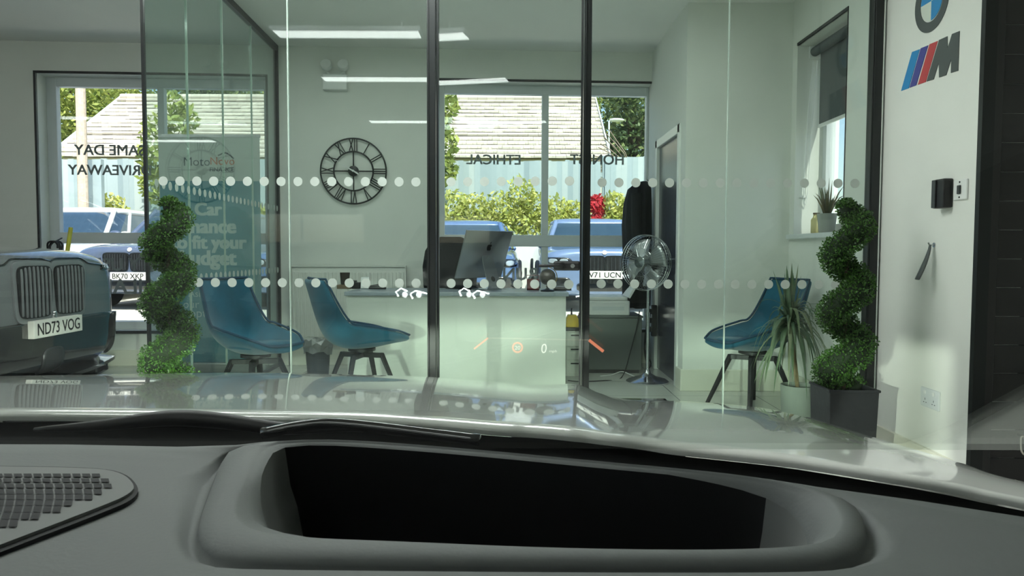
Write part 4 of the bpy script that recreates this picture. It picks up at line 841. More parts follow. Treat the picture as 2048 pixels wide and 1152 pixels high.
for dz in (-.034, .034): m.lathe([(.004, 0), (.004, .003)], (BX - .013, ym, zm + dz), 8, Matrix.Rotation(R(90), 4, 'Y'))
m.build('screws', 'dark_metal', t, world=True)
a = PX(1869, 490, BX); t = thing('wall_strap', 'dark grey curved strap hanging from a hook on the right wall', 'strap', a); m = MB(); row = []
for i in range(9):
    s = i / 8; p = a + Vector((-.02 - .075 * s ** 1.3, -.03 * s, -.165 * s)); wd = .006 + .012 * math.sin(min(1, s * 1.1) * math.pi * .6); row.append([p + Vector((0, -wd, 0)), p + Vector((-.004, 0, 0)), p + Vector((0, wd, 0))])
m.loft(row, caps=False, closed=False); m.build('strap_blade', 'leather_strap', t, world=True, smooth=True, solid=.006); m = MB(); m.tube([a, a + Vector((-.024, 0, 0)), a + Vector((-.03, 0, .012))], .0045, 8); m.lathe([(.012, 0), (.012, .004)], a, 12, Matrix.Rotation(R(-90), 4, 'Y')); m.build('hook', 'chrome', t, world=True)
a = PX(1881, 816, BX); b = PX(1845, 776, BX); z0, z1 = PX(1863, 817, BX).z, PX(1863, 778, BX).z; t = thing('double_socket', 'white double electrical socket low on the right wall', 'socket', (BX, (a.y + b.y) / 2, z0)); m = MB(); m.mm((BX - .010, a.y, z0), (BX, b.y, z1)); m.build('plate', 'upvc', t, world=True, bevel=.004)
for f in (.27, .73):
    yc = a.y + (b.y - a.y) * f; m = MB(); m.mm((BX - .014, yc - .008, z1 - .03), (BX - .010, yc + .008, z1 - .012)); m.build('rocker', 'white_plastic', t, world=True, bevel=.001); m = MB(); h2 = (z1 - z0)
    for dy_, dz_, w2, hh2 in ((0, .42, .002, .005), (-.010, .25, .004, .002), (.010, .25, .004, .002)): m.mm((BX - .0105, yc + dy_ - w2, z0 + h2 * dz_ - hh2), (BX - .0098, yc + dy_ + w2, z0 + h2 * dz_ + hh2))
    m.build('pin_holes', 'slat_grey', t, world=True)
p = P(2044, 885, BY0 - .03); t = thing('rope_loop', 'short white rope loop on the black boarded door', 'rope', p); m = MB(); m.tube(sp([p + Vector((0, -.005, .03)), p + Vector((-.012, -.01, .02)), p + Vector((-.01, -.012, -.03)), p + Vector((.004, -.012, -.05)), p + Vector((.012, -.01, -.03)), p + Vector((.006, -.006, .03))], 24), .004, 6); m.build('cord', 'rope', t, world=True, smooth=True); m = MB(); m.tube([p + Vector((.0, .03, .03)), p + Vector((0, -.008, .03))], .005, 8); m.build('peg', 'dark_metal', t, world=True)

# --- banner
NYb = 6.30; b0 = P(318, 272, NYb); b1 = P(519, 274, NYb); bxm = (b0.x + b1.x) / 2; zs = P(418, 362, NYb).z
t = thing('rollup_banner', 'tall teal and grey roll-up banner about car finance by the left window', 'banner', (bxm, NYb, 0)); m = MB(); m.mm((b0.x, NYb, zs), (b1.x, NYb + .002, b0.z)); m.build('banner_head', 'banner_white', t, world=True)
m = MB(); m.mm((b0.x, NYb, .08), (b1.x, NYb + .002, zs)); m.build('banner_sheet', 'banner_teal', t, world=True); m = MB(); m.mm((b0.x - .005, NYb - .006, b0.z - .01), (b1.x + .005, NYb + .01, b0.z + .015)); m.build('top_rail', 'aluminium', t, world=True)
m = MB(); m.mm((b0.x - .01, NYb - .05, 0.02), (b1.x + .01, NYb + .05, .10)); m.mm((b0.x + .1, NYb - .14, 0), (b0.x + .14, NYb + .14, .02)); m.mm((b1.x - .14, NYb - .14, 0), (b1.x - .1, NYb + .14, .02)); m.build('base_cassette', 'aluminium', t, world=True, bevel=.008); m = MB(); m.tube([(bxm, NYb + .015, .1), (bxm, NYb + .012, b0.z)], .008, 8); m.build('support_pole', 'aluminium', t, world=True)
def btext(s, x0, x1, py, mt, h, bold=.02, nm='lettering'):
    bold *= 1.6
    a, b2 = P(x0, py, NYb), P(x1, py, NYb); text(nm, s, ((a.x + b2.x) / 2, NYb - .001, a.z), (1, 0, 0), (0, 0, 1), mt, t, width=b2.x - a.x, bold=bold)
btext('Moto', 368, 420, 323, 'logo_slate', 0, .0); btext('Novo', 421, 469, 322, 'logo_orange', 0, .0); btext('FINANCE', 420, 468, 339, 'logo_slate', 0, .01)
m = MB(); m.tube(sp([P(436, 311, NYb), P(452, 306, NYb), P(468, 317, NYb)], 16), .006, 5); m.build('logo_arc', 'logo_slate', t, world=True)
btext('Car', 391, 443, 418, 'banner_text', 0, .03); btext('finance', 363, 471, 452, 'banner_text', 0, .03); btext('to fit your', 343, 492, 488, 'banner_text', 0, .03); btext('budget', 363, 472, 520, 'banner_text', 0, .03)
btext('Ask about', 377, 457, 587, 'banner_text', 0, .0); btext('our finance', 367, 467, 608, 'banner_text', 0, .0); btext('options', 379, 455, 629, 'banner_text', 0, .0)

# --- small things by the left window
p = P(127, 490, 6.55); t = thing('window_pole', 'yellow and white pole leaning on the left window frame', 'pole', (p.x, 6.55, 0)); zt = P(127, 455, 6.62).z; zm = P(125, 512, 6.6).z
m = MB(); m.tube([(p.x - .02, 6.5, 0), (p.x - .004, 6.6, zm)], .016, 10); m.build('lower_pole', 'white_plastic', t, world=True, auto=40); m = MB(); m.tube([(p.x - .004, 6.6, zm), (p.x + .004, 6.66, zt)], .018, 10); m.build('yellow_sleeve', 'tape_yellow', t, world=True, auto=40)
q = P(108, 496, 6.6); m = MB(); m.tube([q + Vector((.05 * math.cos(a), .01 * math.sin(a * 2.3) + .004 * a - .03, .06 * math.sin(a))) for a in [k * .35 for k in range(60)]], .009, 6); m.tube([q + Vector((0, 0, .05)), Vector((q.x, 6.72, q.z + .09))], .006, 6); o = m.build('coiled_hose', 'black_plastic', smooth=True); tag(o, 'dark coiled lead hanging at the left edge of the window', 'cable')
q = PZ(132, 742, .0); t = thing('drip_tray', 'flat grey tray on the floor under the black car', 'tray', (q.x, q.y, 0)); m = MB(); m.lathe([(.22, 0), (.30, .018), (.305, .018), (.29, .028), (.2, .03)], (q.x, q.y, 0), 30); m.build('tray_dish', 'slat_grey', t, world=True, auto=50)
q = PZ(193, 741, 0); m = MB(); m.mm((q.x - .06, q.y - .03, 0), (q.x + .06, q.y + .03, .045)); o = m.build('wheel_chock', 'black_plastic', bevel=.006); tag(o, 'small black block on the floor beside the grey tray', 'block')

# --- ceiling lights
def panel(x0, x1, y0, y1, label, z=CH, hang=False):
    t = thing('hanging_light' if hang else 'ceiling_light', label, 'ceiling light', ((x0 + x1) / 2, (y0 + y1) / 2, z), 0, 'light battens hung over the car' if hang else 'flat panels in the ceilings'); m = MB(); e = .014; zb = z - .022
    for a, b in (((x0, y0), (x1, y0 + e)), ((x0, y1 - e), (x1, y1)), ((x0, y0 + e), (x0 + e, y1 - e)), ((x1 - e, y0 + e), (x1, y1 - e))): m.mm((a[0], a[1], zb), (b[0], b[1], z))
    if hang: m.mm((x0, y0, z), (x1, y1, z + .012))
    m.build('frame', 'upvc', t, world=True); m = MB(); m.mm((x0 + e, y0 + e, zb + .004), (x1 - e, y1 - e, z)); m.build('diffuser', 'led', t, world=True)
    if hang:
        for x in (x0 + .15, x1 - .15):
            m = MB(); m.tube([(x, (y0 + y1) / 2, z), (x, (y0 + y1) / 2, CH)], .003, 6); m.build('suspension_wire', 'chrome', t, world=True)
pb = P(829, 3, 5.42); panel(P(496, 2, 5.42).x, pb.x, 5.14, 5.42, 'long flat light panel on the office ceiling at the top of the photo')
panel(-1.78, -.68, 2.49, 2.71, 'hanging light batten mirrored topmost in the office glass', 2.69, True)
panel(-1.80, -.71, 1.04, 1.26, 'hanging light batten mirrored second from the top in the glass', 2.69, True)
panel(-1.80, -.76, -1.26, -1.04, 'hanging light batten mirrored lowest in the office glass', 2.69, True)
panel(.5, 1.1, 4.40, 4.70, 'small unseen light panel added above the office, right of the glass door')  # added out of view to brighten the office and its right walls
panel(-4.6, -3.4, 2.82, 3.10, 'unseen light panel added above the dark grey car')  # no panel known here; put in to lift the light around it
panel(-1.0, .2, 2.84, 3.36, 'unseen light panel added above the nose of the white car')  # added overhead, outside the frame, to brighten the white bonnet
panel(-1.0, .2, 3.46, 3.98, 'unseen light panel added just in front of the glass door')  # further added source for the bonnet, placed where the glass does not mirror it
panel(-2.6, -1.4, 2.84, 3.36, 'unseen light panel added above the left topiary')  # another added panel, lighting the bonnet from the left
for x in (-6.2, ):
    for y in (-4.5, -2, .5, 3.0): panel(x, x + 1.2, y, y + .3, 'unseen light panel added over the left part of the showroom')  # row added only to raise the general light in the showroom
# ================================================================== cars
def spow(v, e): return math.copysign(abs(v) ** e, v)
def make_car(label, loc, rz, paint, L=4.7, W=1.9, H=1.68, hz=1.02, nose=.84, plate=None, group=None, kid=(.16, .23, .62, .12), lamp=(.62, .74, .20, .075), plate_z=.50, extra=None, slats=6, roofpaint=None, nosevert=.06, air=True, badge=True):
    t = thing('car', label, 'car', loc, rz, group); hw = W / 2; belt = hz + .03
    st = [(0, .66, .34, nose - .03), (-nosevert * .35, .80, .28, nose + .01), (-nosevert * 1.6, .91, .24, nose + .05), (-.28, .965, .22, nose + (hz - nose) * .55), (-.6, .985, .21, nose + (hz - nose) * .8), (-1.0, 1, .21, hz - .01), (-1.4, 1, .21, belt), (-2.4, 1, .21, belt + .02), (-L + .9, 1, .22, belt + .03), (-L + .35, .97, .26, belt + .01), (-L + .1, .9, .32, belt - .10), (-L, .76, .42, belt - .25)]
    secs = []
    for x, f, zb, zt in st:
        h = zt - zb; w2 = hw * f; half = [(0, zb), (w2 * .55, zb), (w2 * .90, zb + .02), (w2 * .985, zb + h * .16), (w2, zb + h * .42), (w2 * .995, zb + h * .66), (w2 * .965, zb + h * .86), (w2 * .87, zb + h * .965), (w2 * .62, zt + .012), (w2 * .3, zt + .022)]
        secs.append([Vector((x, y, z)) for y, z in half] + [Vector((x, 0, zt + .024))] + [Vector((x, -y, z)) for y, z in half[:0:-1]])
    m = MB(); m.loft(secs); body = m.build('body', paint, t, smooth=True, sub=2)
    dg = bpy.context.evaluated_depsgraph_get(); bv = BVHTree.FromObject(body, dg)
    def hit(y, z):
        h = bv.ray_cast(Vector((2, y, z)), Vector((-1, 0, 0)))
        if h[0] is None: return Vector((-.2, y, z)), Vector((1, 0, 0))
        n = h[1] if h[1].x > 0 else -h[1]; return h[0], n
    def patch(m, yc, zc, a, b, e=.5, off=.01, shear=0.0, taper=0.0, n=28, rings=4):
        vs = []; fs = []
        for s in (0, 1):
            p, nn = hit(yc, zc); vs.append(p + nn * off * (1 - 2 * s))
            for r in range(1, rings + 1):
                for k in range(n):
                    q = 2 * math.pi * k / n; v = spow(math.sin(q), e) * r / rings; u = spow(math.cos(q), e) * r / rings
                    p, nn = hit(yc + u * a * (1 + taper * v) + v * shear, zc + v * b); vs.append(p + nn * off * (1 - 2 * s))
        N = 1 + rings * n
        for s in (0, 1):
            o = s * N
            for k in range(n): fs.append((o, o + 1 + k, o + 1 + (k + 1) % n))
            for r in range(rings - 1):
                for k in range(n): i = o + 1 + r * n; fs.append((i + k, i + n + k, i + n + (k + 1) % n, i + (k + 1) % n))
        i = 1 + (rings - 1) * n
        for k in range(n): fs.append((i + k, i + (k + 1) % n, N + i + (k + 1) % n, N + i + k))
        m.add(vs, fs); return m
    # glasshouse, roof, pillars
    rx0, rx1 = -1.95 + (.15 if H < 1.5 else 0), -L + (1.25 if H < 1.5 else .75)
    def ring(x0, x1, w2, z, e=.28, n=32):
        return [Vector(((x0 + x1) / 2 + (x0 - x1) / 2 * spow(math.cos(q), e), w2 * spow(math.sin(q), e), z)) for q in [2 * math.pi * (k + .5) / n for k in range(n)]]
    b0, b1 = -1.18, -L + .28; lv = []
    for s in (0, .25, .5, .75, .92):
        lv.append(ring(b0 + (rx0 - b0) * s, b1 + (rx1 - b1) * s ** 1.3, hw * (.90 - .20 * s), belt - .03 + (H - .07 - belt + .03) * s))
    m = MB(); m.loft(lv); m.build('window_glass', 'car_glass', t, auto=50)
    top = lv[-1]; m = MB(); zt = H - .11
    rr = [ring(rx0 + .06, rx1 - .06, hw * .735, zt - .03), ring(rx0 + .02, rx1 - .02, hw * .725, zt + .03), ring(rx0 - .1, rx1 + .1, hw * .64, zt + .075), ring(rx0 - .35, rx1 + .4, hw * .4, zt + .10), ring(rx0 - .8, rx1 + .8, hw * .12, zt + .11)]
    m.loft(rr); m.build('roof', roofpaint or paint, t, smooth=True)
    m = MB(); n = 32
    for k in (3, 12, 19, 28):
        m.tube([lv[i][k] for i in range(5)] + [rr[1][k]], .045, 6)
    for sy in (1, -1):
        for xm in (-2.75,):
            pts = []
            for i in range(5):
                c = min(lv[i], key=lambda p: abs(p.x - xm) + (0 if p.y * sy > 0 else 9)); pts.append(c)
            m.tube(pts, .035, 6)
    m.build('pillars', roofpaint or paint, t, smooth=True)
    for sy in (1, -1):
        m = MB(); m.ball((-1.5, sy * (hw + .08), belt + .09), .1, 14, 10, (.6, 1.1, .75)); m.mm((-1.53, sy * (hw - .06) - .02, belt + .03), (-1.47, sy * (hw + .04) + .02, belt + .06)); m.build('mirror', roofpaint or paint, t, smooth=True)
    # wheels
    for x in (-.88, -L + .88):
        for sy in (1, -1):
            r = .37 if H > 1.5 else .34; M_ = Matrix.Translation((x, sy * (hw - .11), r + .0)) @ Matrix.Rotation(R(-90 * sy), 4, 'X'); m = MB()
            m.lathe([(r - .09, -.12), (r - .02, -.115), (r, -.09), (r, .09), (r - .02, .115), (r - .09, .125), (r - .10, .10)], (0, 0, 0), 32, M_); wh = m.build('wheel', 'tyre', t, auto=40)
            m = MB(); m.lathe([(.001, .09), (.05, .105), (.06, .09), (r - .13, .08), (r - .105, .115), (r - .10, .10)], (0, 0, 0), 32, M_)
            for k in range(5): a = 2 * math.pi * k / 5; q = M_ @ Vector((0, 0, .1)); m.tube([M_ @ Vector((.05 * math.cos(a), .05 * math.sin(a), .105)), M_ @ Vector(((r - .11) * math.cos(a), (r - .11) * math.sin(a), .11))], .028, 5)
            m.build('rim', 'rim', wh, auto=40)
            m = MB(); m.tube([Vector((x + (r + .035) * math.cos(a), sy * (hw - .01), r + (r + .035) * math.sin(a))) for a in [R(-12 + 204 * k / 20) for k in range(21)]], .03, 6); m.build('wheel_arch', 'black_plastic', t, smooth=True)
    # front
    ka, kb, kz, kg = kid
    for sy in (1, -1):
        m = MB(); patch(m, sy * (kg * .5 + ka), kz, ka + (.018 if air else .03), kb + (.018 if air else .03), .32, .012, taper=.06); g = m.build('kidney_grille', 'trim_grey' if air is False else 'gloss_black', t, auto=40)
        m = MB(); patch(m, sy * (kg * .5 + ka), kz, ka, kb, .32, .022, taper=.06); m.build('grille_mesh', 'grille_black', g, auto=40)
        m = MB()
        for k in range(slats):
            u = -1 + 2 * (k + .5) / slats; patch(m, sy * (kg * .5 + ka) + u * ka * .96, kz, .006, kb * (.97 - .12 * abs(u) ** 3), .3, .03, n=12, rings=2)
        m.build('grille_slats', 'slat_grey' if air else 'trim_grey', g, auto=40)
        ly, lz, la, lb = lamp
        m = MB(); patch(m, sy * ly, lz, la, lb, .55, .008, shear=sy * .03); lp = m.build('headlamp', 'gloss_black', t, smooth=True)
        m = MB(); patch(m, sy * (ly - la * .4), lz, la * .3, lb * .62, .8, .014); patch(m, sy * (ly + la * .35), lz, la * .3, lb * .62, .8, .014); m.build('lamp_lens', 'lamp_clear', lp, smooth=True)
        if air:
            m = MB(); patch(m, sy * (hw * .72), .42, .17, .085, .5, .008, shear=sy * -.04); m.build('air_intake', 'gloss_black', t, smooth=True)
    if air:
        m = MB(); patch(m, 0, .37, hw * .42, .06, .35, .008, n=40); m.build('lower_intake', 'gloss_black', t, smooth=True)
    p, nn = hit(0, kz + kb + .06); m = MB()
    if badge: m.lathe([(.032, 0), (.032, .006)], p + nn * .004, 18, nn.to_track_quat('Z', 'Y').to_matrix().to_4x4()).build('badge', 'white_plastic', t, auto=40)
    if plate:
        p, nn = hit(0, plate_z); x = max(p.x, hit(.2, plate_z)[0].x, hit(0, plate_z + .05)[0].x) + .05; m = MB(); m.mm((x - .05, -.26, plate_z - .056), (x, .26, plate_z + .056)); pl = m.build('number_plate', 'plate_white', t, bevel=.004)
        text('plate_characters', plate, (x + .0005, 0, plate_z), (0, 1, 0), (0, 0, 1), 'plate_ink', pl, height=.076, width=.45, bold=.012, world=False)
    if extra: extra(t, hit, patch)
    return t
def x7_extra(t, hit, patch):
    pts = []
    for k in range(61):
        y = -.93 + 1.86 * k / 60; a = abs(y); z = 1.0 - .018 * math.exp(-(a / .05) ** 2) - .05 * max(0, (a - .36) / .57) - (.03 * min(1, max(0, (a - .36) / .08)))
        p, nn = hit(y, z); pts.append(p + nn * .003)
    m = MB(); m.tube(pts, .007, 6); m.build('bonnet_shut_line', 'gloss_black', t, smooth=True)
    m = MB(); patch(m, 0, .40, .90, .20, .3, .012, n=56, rings=7); m.build('lower_bumper', 'gloss_black', t, smooth=True)
    m = MB(); patch(m, 0, .335, .11, .085, .6, .02); m.build('radar_cover', 'slat_grey', t, smooth=True)
    m = MB(); q = [Vector((.02 - .16 * (y / .92) ** 2, y, .215)) for y in [-.92 + 1.84 * k / 20 for k in range(21)]]
    m.loft([[p + Vector((.05, 0, .012)), p + Vector((-.10, 0, .03)), p + Vector((-.10, 0, -.01)), p + Vector((.05, 0, -.012))] for p in q]); m.build('splitter', 'gloss_black', t, auto=40)
    m = MB()
    for k in range(7):
        y = -.78 + k * .26; x = .0 - .16 * (y / .92) ** 2; m.mm((x - .06, y - .012, .14), (x + .04, y + .012, .20))
    q2 = [Vector((-.01 - .16 * (y / .92) ** 2, y, .14)) for y in [-.88 + 1.76 * k / 20 for k in range(21)]]
    m.loft([[p + Vector((.04, 0, .008)), p + Vector((-.10, 0, .008)), p + Vector((-.10, 0, -.008)), p + Vector((.04, 0, -.008))] for p in q2]); m.build('lower_grille', 'gloss_black', t, auto=40)
    for sy in (1, -1):
        m = MB(); patch(m, sy * .80, .44, .045, .15, .4, .03); w = m.build('side_blade', 'gloss_black', t, smooth=True)
    m = MB(); patch(m, 0, .625, .010, .03, .8, .03); m.build('chrome_badge', 'chrome', t, smooth=True)
    m = MB()
    for sy in (1, -1):   # raised edges running up the bonnet from the grille
        pts = []
        for k in range(8):
            x = -.12 - k * .16; pts.append(Vector((x, sy * (.30 + .045 * k), 0)))
        m.tube([Vector((p.x, p.y, 0.985 + .10 * (1 - math.exp(p.x * 2.2)))) for p in pts], .012, 6)
make_car('large dark grey car indoors at the left with plate ND73 VOG', (-3.03, 4.86, 0), 0.0, 'paint_black', L=5.1, W=2.0, H=1.80, hz=1.10, nose=.985, plate='ND73 VOG', kid=(.165, .165, .79, .035), lamp=(.76, .93, .15, .025), plate_z=.555, extra=x7_extra, slats=8, nosevert=.07, air=False, badge=False)
FACE = R(-90)
p = P(256, 560, 10.6); make_car('slate-blue car outside the left window with plate BK70 XKP', (p.x, 10.65, GZ), R(-91), 'paint_slate', L=4.7, W=1.9, H=1.62, hz=1.0, nose=.86, plate='BK70 XKP', kid=(.17, .12, .70, .05), lamp=(.70, .72, .20, .065), plate_z=.50, slats=9)
p = P(150, 560, 12.6); make_car('white car parked behind the slate-blue one in the left window', (-7.62, 11.2, GZ), R(-89), 'paint_white', L=4.6, W=1.86, H=1.66, hz=1.0, nose=.86, kid=(.15, .10, .70, .05), slats=8)
p = P(1200, 545, 10.5); make_car('blue car outside the right-hand window with plate V71 UCN', (p.x + .07, 10.55, GZ), R(-90), 'paint_lightblue', L=4.7, W=1.88, H=1.45, hz=.95, nose=.85, plate='V71 UCN', kid=(.14, .19, .61, .02), lamp=(.66, .74, .20, .05), plate_z=.545, slats=5)
p = P(915, 545, 10.6); make_car('blue car outside behind the silver computer', (p.x, 10.7, GZ), R(-90), 'paint_blue', L=4.6, W=1.82, H=1.42, hz=.92, nose=.78, kid=(.15, .10, .62, .05), lamp=(.68, .70, .19, .06))
p = P(600, 545, 10.6); make_car('dark blue car glimpsed outside right of the teal banner', (p.x + .0, 10.7, GZ), R(-90), 'paint_blue', L=4.6, W=1.82, H=1.44, hz=.92, nose=.78, kid=(.15, .10, .62, .05), lamp=(.68, .70, .19, .06))

# ------------------------------------------------------------------ the car the picture is taken from
car = thing('car', 'white car in the foreground, its bonnet and dashboard filling the lower part', 'car', (-.36, 0, 0))
def cpt(px, py, Y): return Vector(((px - 1024) / F * Y, Y, CAMZ - (py - 502) / F * Y))
BON = [(-300, .74, 840, 1.45, 762), (0, .72, 834, 1.60, 757), (250, .71, 835, 1.64, 752), (500, .71, 838, 1.64, 748), (700, .71, 841, 1.63, 751.5), (860, .71, 850, 1.62, 756), (1000, .70, 861, 1.60, 766), (1055, .70, 864, 1.59, 770), (1110, .695, 868, 1.58, 770.5), (1149, .69, 872, 1.57, 768.5), (1172, .69, 874, 1.55, 775), (1205, .685, 878, 1.52, 788), (1242, .68, 882, 1.49, 798), (1290, .68, 888, 1.47, 802), (1345, .675, 897, 1.44, 802), (1420, .67, 905, 1.41, 806), (1519, .66, 915, 1.31, 815), (1614, .65, 926, 1.16, 833), (1738, .63, 945, .985, 870), (1921, .605, 975, .80, 924), (2048, .58, 1001, .70, 968), (2500, .50, 1085, .58, 1062)]
cols = []
NB = 16
ctrl = [[Vector((-1.19, 1.0, .86)), Vector((-1.23, 1.25, .80))]]
rows_r = [Vector((-1.15, .80, .875))] + [cpt(a, c, b) for a, b, c, d, e in BON]; rows_c = [Vector((-1.22, 1.22, .81))] + [cpt(a, e, d) for a, b, c, d, e in BON]
pxs = [-700] + [a[0] for a in BON]
NS = 120; rr_ = sp(rows_r, NS); cc_ = sp(rows_c, NS)
m = MB(); g = []
for i in range(NS + 1):
    s = i / NS * (len(rows_r) - 1); k = min(int(s), len(rows_r) - 2); px = pxs[k] + (pxs[k + 1] - pxs[k]) * (s - k); f = min(1, max(0, (px - 1345) / 400)); fl = min(1, max(0, (-100 - px) / 300))
    dv = Vector((f - fl, (1 - f) * (1 - fl) + .05, 0)).normalized(); r = []
    a, c = rr_[i], cc_[i]
    r.append(a + Vector((0, .0, -.007))); r.append(a + Vector((0, -.001, -.003)))
    for j in range(NB + 1):
        q = j / NB; r.append(a.lerp(c, q) + Vector((0, 0, .008 * math.sin(math.pi * q))))
    for d, dz in ((.012, -.003), (.03, -.010), (.05, -.024), (.065, -.05)): r.append(c + dv * d * (1 if f < .5 else .8) + Vector((0, 0, dz * (1 if f < .5 else 1.6))))
    g.append(r)
m.loft(g, caps=False, closed=False); m.build('bonnet', 'bonnet_paint', car, smooth=True, world=True)
# cowl below the windscreen and the wiper
m = MB(); cw = []
for i in range(0, NS + 1, 3):
    a = rr_[i]; cw.append([a + Vector((0, .03, -.015)), a + Vector((0, -.05, -.03)), Vector((a.x * .86, a.y - .20, a.z - .045)), Vector((a.x * .86, a.y - .22, a.z - .10)), a + Vector((0, .03, -.06))])
m.loft(cw); m.build('scuttle', 'recess_black', car, world=True, auto=40)
m = MB(); q = [cpt(60, 866, .66), cpt(200, 856, .655), cpt(330, 842, .65), cpt(430, 846, .65), cpt(560, 862, .64), cpt(700, 862, .63), cpt(850, 878, .62)]; q = sp(q, 30); m.tube(q, [.002 + .0055 * math.sin(math.pi * min(1, k / 26)) for k in range(31)], 8); m.build('wiper_arm', 'black_plastic', car, world=True, smooth=True)
m = MB(); q = sp([cpt(520, 872, .60), cpt(600, 856, .60), cpt(680, 852, .60), cpt(860, 872, .59), cpt(960, 884, .58)], 20); m.tube(q, .005, 6); m.build('wiper_blade', 'gloss_black', car, world=True, smooth=True)

# dashboard: loops traced where the trim runs, all laid on the dash surface
DZ_ = .93; CX, CY = 1080, 1000
def smooth_poly(p, it=2):
    for _ in range(it):
        o = []
        for k in range(len(p)):
            a, b = p[k], p[(k + 1) % len(p)]; o += [(a[0] * .75 + b[0] * .25, a[1] * .75 + b[1] * .25), (a[0] * .25 + b[0] * .75, a[1] * .25 + b[1] * .75)]
        p = o
    return p
def cast(poly, ang):
    dx, dy = math.cos(ang), math.sin(ang); best = None
    for k in range(len(poly)):
        (x0, y0), (x1, y1) = poly[k], poly[(k + 1) % len(poly)]; ex, ey_ = x1 - x0, y1 - y0; den = dx * ey_ - dy * ex
        if abs(den) < 1e-9: continue
        t = ((x0 - CX) * ey_ - (y0 - CY) * ex) / den; u = ((x0 - CX) * dy - (y0 - CY) * dx) / den
        if t > 0 and -1e-6 <= u <= 1 + 1e-6 and (best is None or t > best): best = t
    return (CX + dx * best, CY + dy * best)
far = [(-900, 884), (0, 886), (200, 888), (358, 893), (440, 894), (520, 885), (700, 882), (942, 902), (1205, 928), (1380, 944), (1519, 957), (1610, 970), (1700, 982), (1811, 996), (2048, 1032), (2700, 1130)]
outer = far + [(3600, 1260), (3600, 1420), (-900, 1420)]
groove = [(462, 897), (440, 914), (412, 985), (388, 1052), (390, 1090), (420, 1120), (500, 1128), (700, 1131), (1000, 1134), (1380, 1136), (1600, 1134), (1690, 1124), (1728, 1100), (1737, 1062), (1728, 1030), (1705, 1008), (1660, 990), (1600, 974), (1500, 958), (1380, 946), (1205, 930.5), (942, 904.5), (700, 885), (540, 886)]
lip = [(540, 893), (520, 905), (478, 1000), (470, 1040), (500, 1070), (600, 1084), (800, 1092), (1100, 1107), (1400, 1112), (1600, 1105), (1668, 1090), (1685, 1050), (1665, 1010), (1600, 982), (1500, 963), (1380, 949), (1205, 933), (942, 907), (700, 888), (600, 888)]
inner = [(556, 896), (540, 912), (518, 960), (525, 1000), (565, 1034), (680, 1044), (942, 1060), (1167, 1082), (1300, 1086), (1470, 1084), (1590, 1068), (1622, 1040), (1612, 1008), (1570, 984), (1500, 968), (1380, 953), (1205, 937), (942, 911), (700, 892), (610, 890)]
loops = {}
NA = 220
for nm, pl, it in (('outer', outer, 0), ('groove', groove, 2), ('lip', lip, 2), ('inner', inner, 2)):
    q = smooth_poly(pl, it); loops[nm] = [cast(q, 2 * math.pi * k / NA + .003) for k in range(NA)]
ctr = PZ(CX, CY, DZ_)
def ringz(nm, z, sc=1.0, ref=DZ_):
    o = []
    for x, y in loops[nm]:
        p = PZ(x, y, ref); v = Vector((p.x - ctr.x, p.y - ctr.y, 0)) * sc; o.append(Vector((ctr.x + v.x, ctr.y + v.y, z)))
    return o
gl_ = loops['groove']
def clampring(nm, z, sc):   # the same, kept inside the far edge
    return [Vector((p.x, min(p.y, o.y - .001), p.z)) for p, o in zip(ringz(nm, z, sc), ringz('outer', z))]
def mix(a, b, t, z): return [Vector((p.x * (1 - t) + q.x * t, p.y * (1 - t) + q.y * t, z)) for p, q in zip(a, b)]
o_ = ringz('outer', DZ_); gv = ringz('groove', DZ_); lp = ringz('lip', DZ_); inn = ringz('inner', DZ_)
secs = [[Vector((p.x * 1.02, p.y + .004, .86)) for p in o_], mix(o_, gv, 0, .922), mix(o_, gv, .012, .9285), mix(o_, gv, .05, .93), mix(o_, gv, .5, .931), mix(o_, gv, .95, .930), mix(o_, gv, .975, .9285), mix(o_, gv, .985, .925), mix(gv, lp, 0, .9245), mix(gv, lp, .06, .929), mix(gv, lp, .14, .9315), mix(gv, lp, .55, .9325), mix(gv, lp, .9, .933), *[[Vector((p.x, p.y, .932 - dz * min(1, max(.1, (xy[1] - 940) / 90)))) for p, xy in zip(mix(lp, inn, q, 0), loops['inner'])] for q, dz in ((0, 0), (.35, .004), (.7, .010), (1, .020))]]
m = MB(); m.loft(secs, caps=False); dash = m.build('dashboard', 'dash_skin', car, smooth=True, world=True)
def shr(ring, fx_, fy_, z):
    return [Vector((ctr.x + (p.x - ctr.x) * fx_, ctr.y + (p.y - ctr.y) * fy_, z)) for p in ring]
# the recess: grey sloping ends, black far wall and floor
side = []
for xy in loops['inner']:
    side.append(min(1, max(0, (xy[0] - 1490) / 90, (620 - xy[0]) / 70)))
rim = secs[-1]
def deep(f, z1, z2):
    return [Vector((ctr.x + (p.x - ctr.x) * (1 - f * q), ctr.y + (p.y - ctr.y) * (1 - f * .25 * q), z1 * q + z2 * (1 - q))) for p, q in zip(rim, side)]
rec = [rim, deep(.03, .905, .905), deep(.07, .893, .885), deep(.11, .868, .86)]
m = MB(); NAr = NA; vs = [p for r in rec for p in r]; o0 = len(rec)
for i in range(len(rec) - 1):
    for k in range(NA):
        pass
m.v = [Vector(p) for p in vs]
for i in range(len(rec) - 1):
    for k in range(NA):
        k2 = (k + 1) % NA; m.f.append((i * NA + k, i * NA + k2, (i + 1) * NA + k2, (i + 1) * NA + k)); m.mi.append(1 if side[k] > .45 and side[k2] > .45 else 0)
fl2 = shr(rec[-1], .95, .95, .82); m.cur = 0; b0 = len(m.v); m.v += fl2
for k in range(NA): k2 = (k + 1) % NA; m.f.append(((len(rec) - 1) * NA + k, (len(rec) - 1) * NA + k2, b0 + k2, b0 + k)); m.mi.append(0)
m.f.append(tuple(range(b0, b0 + NA))); m.mi.append(0)
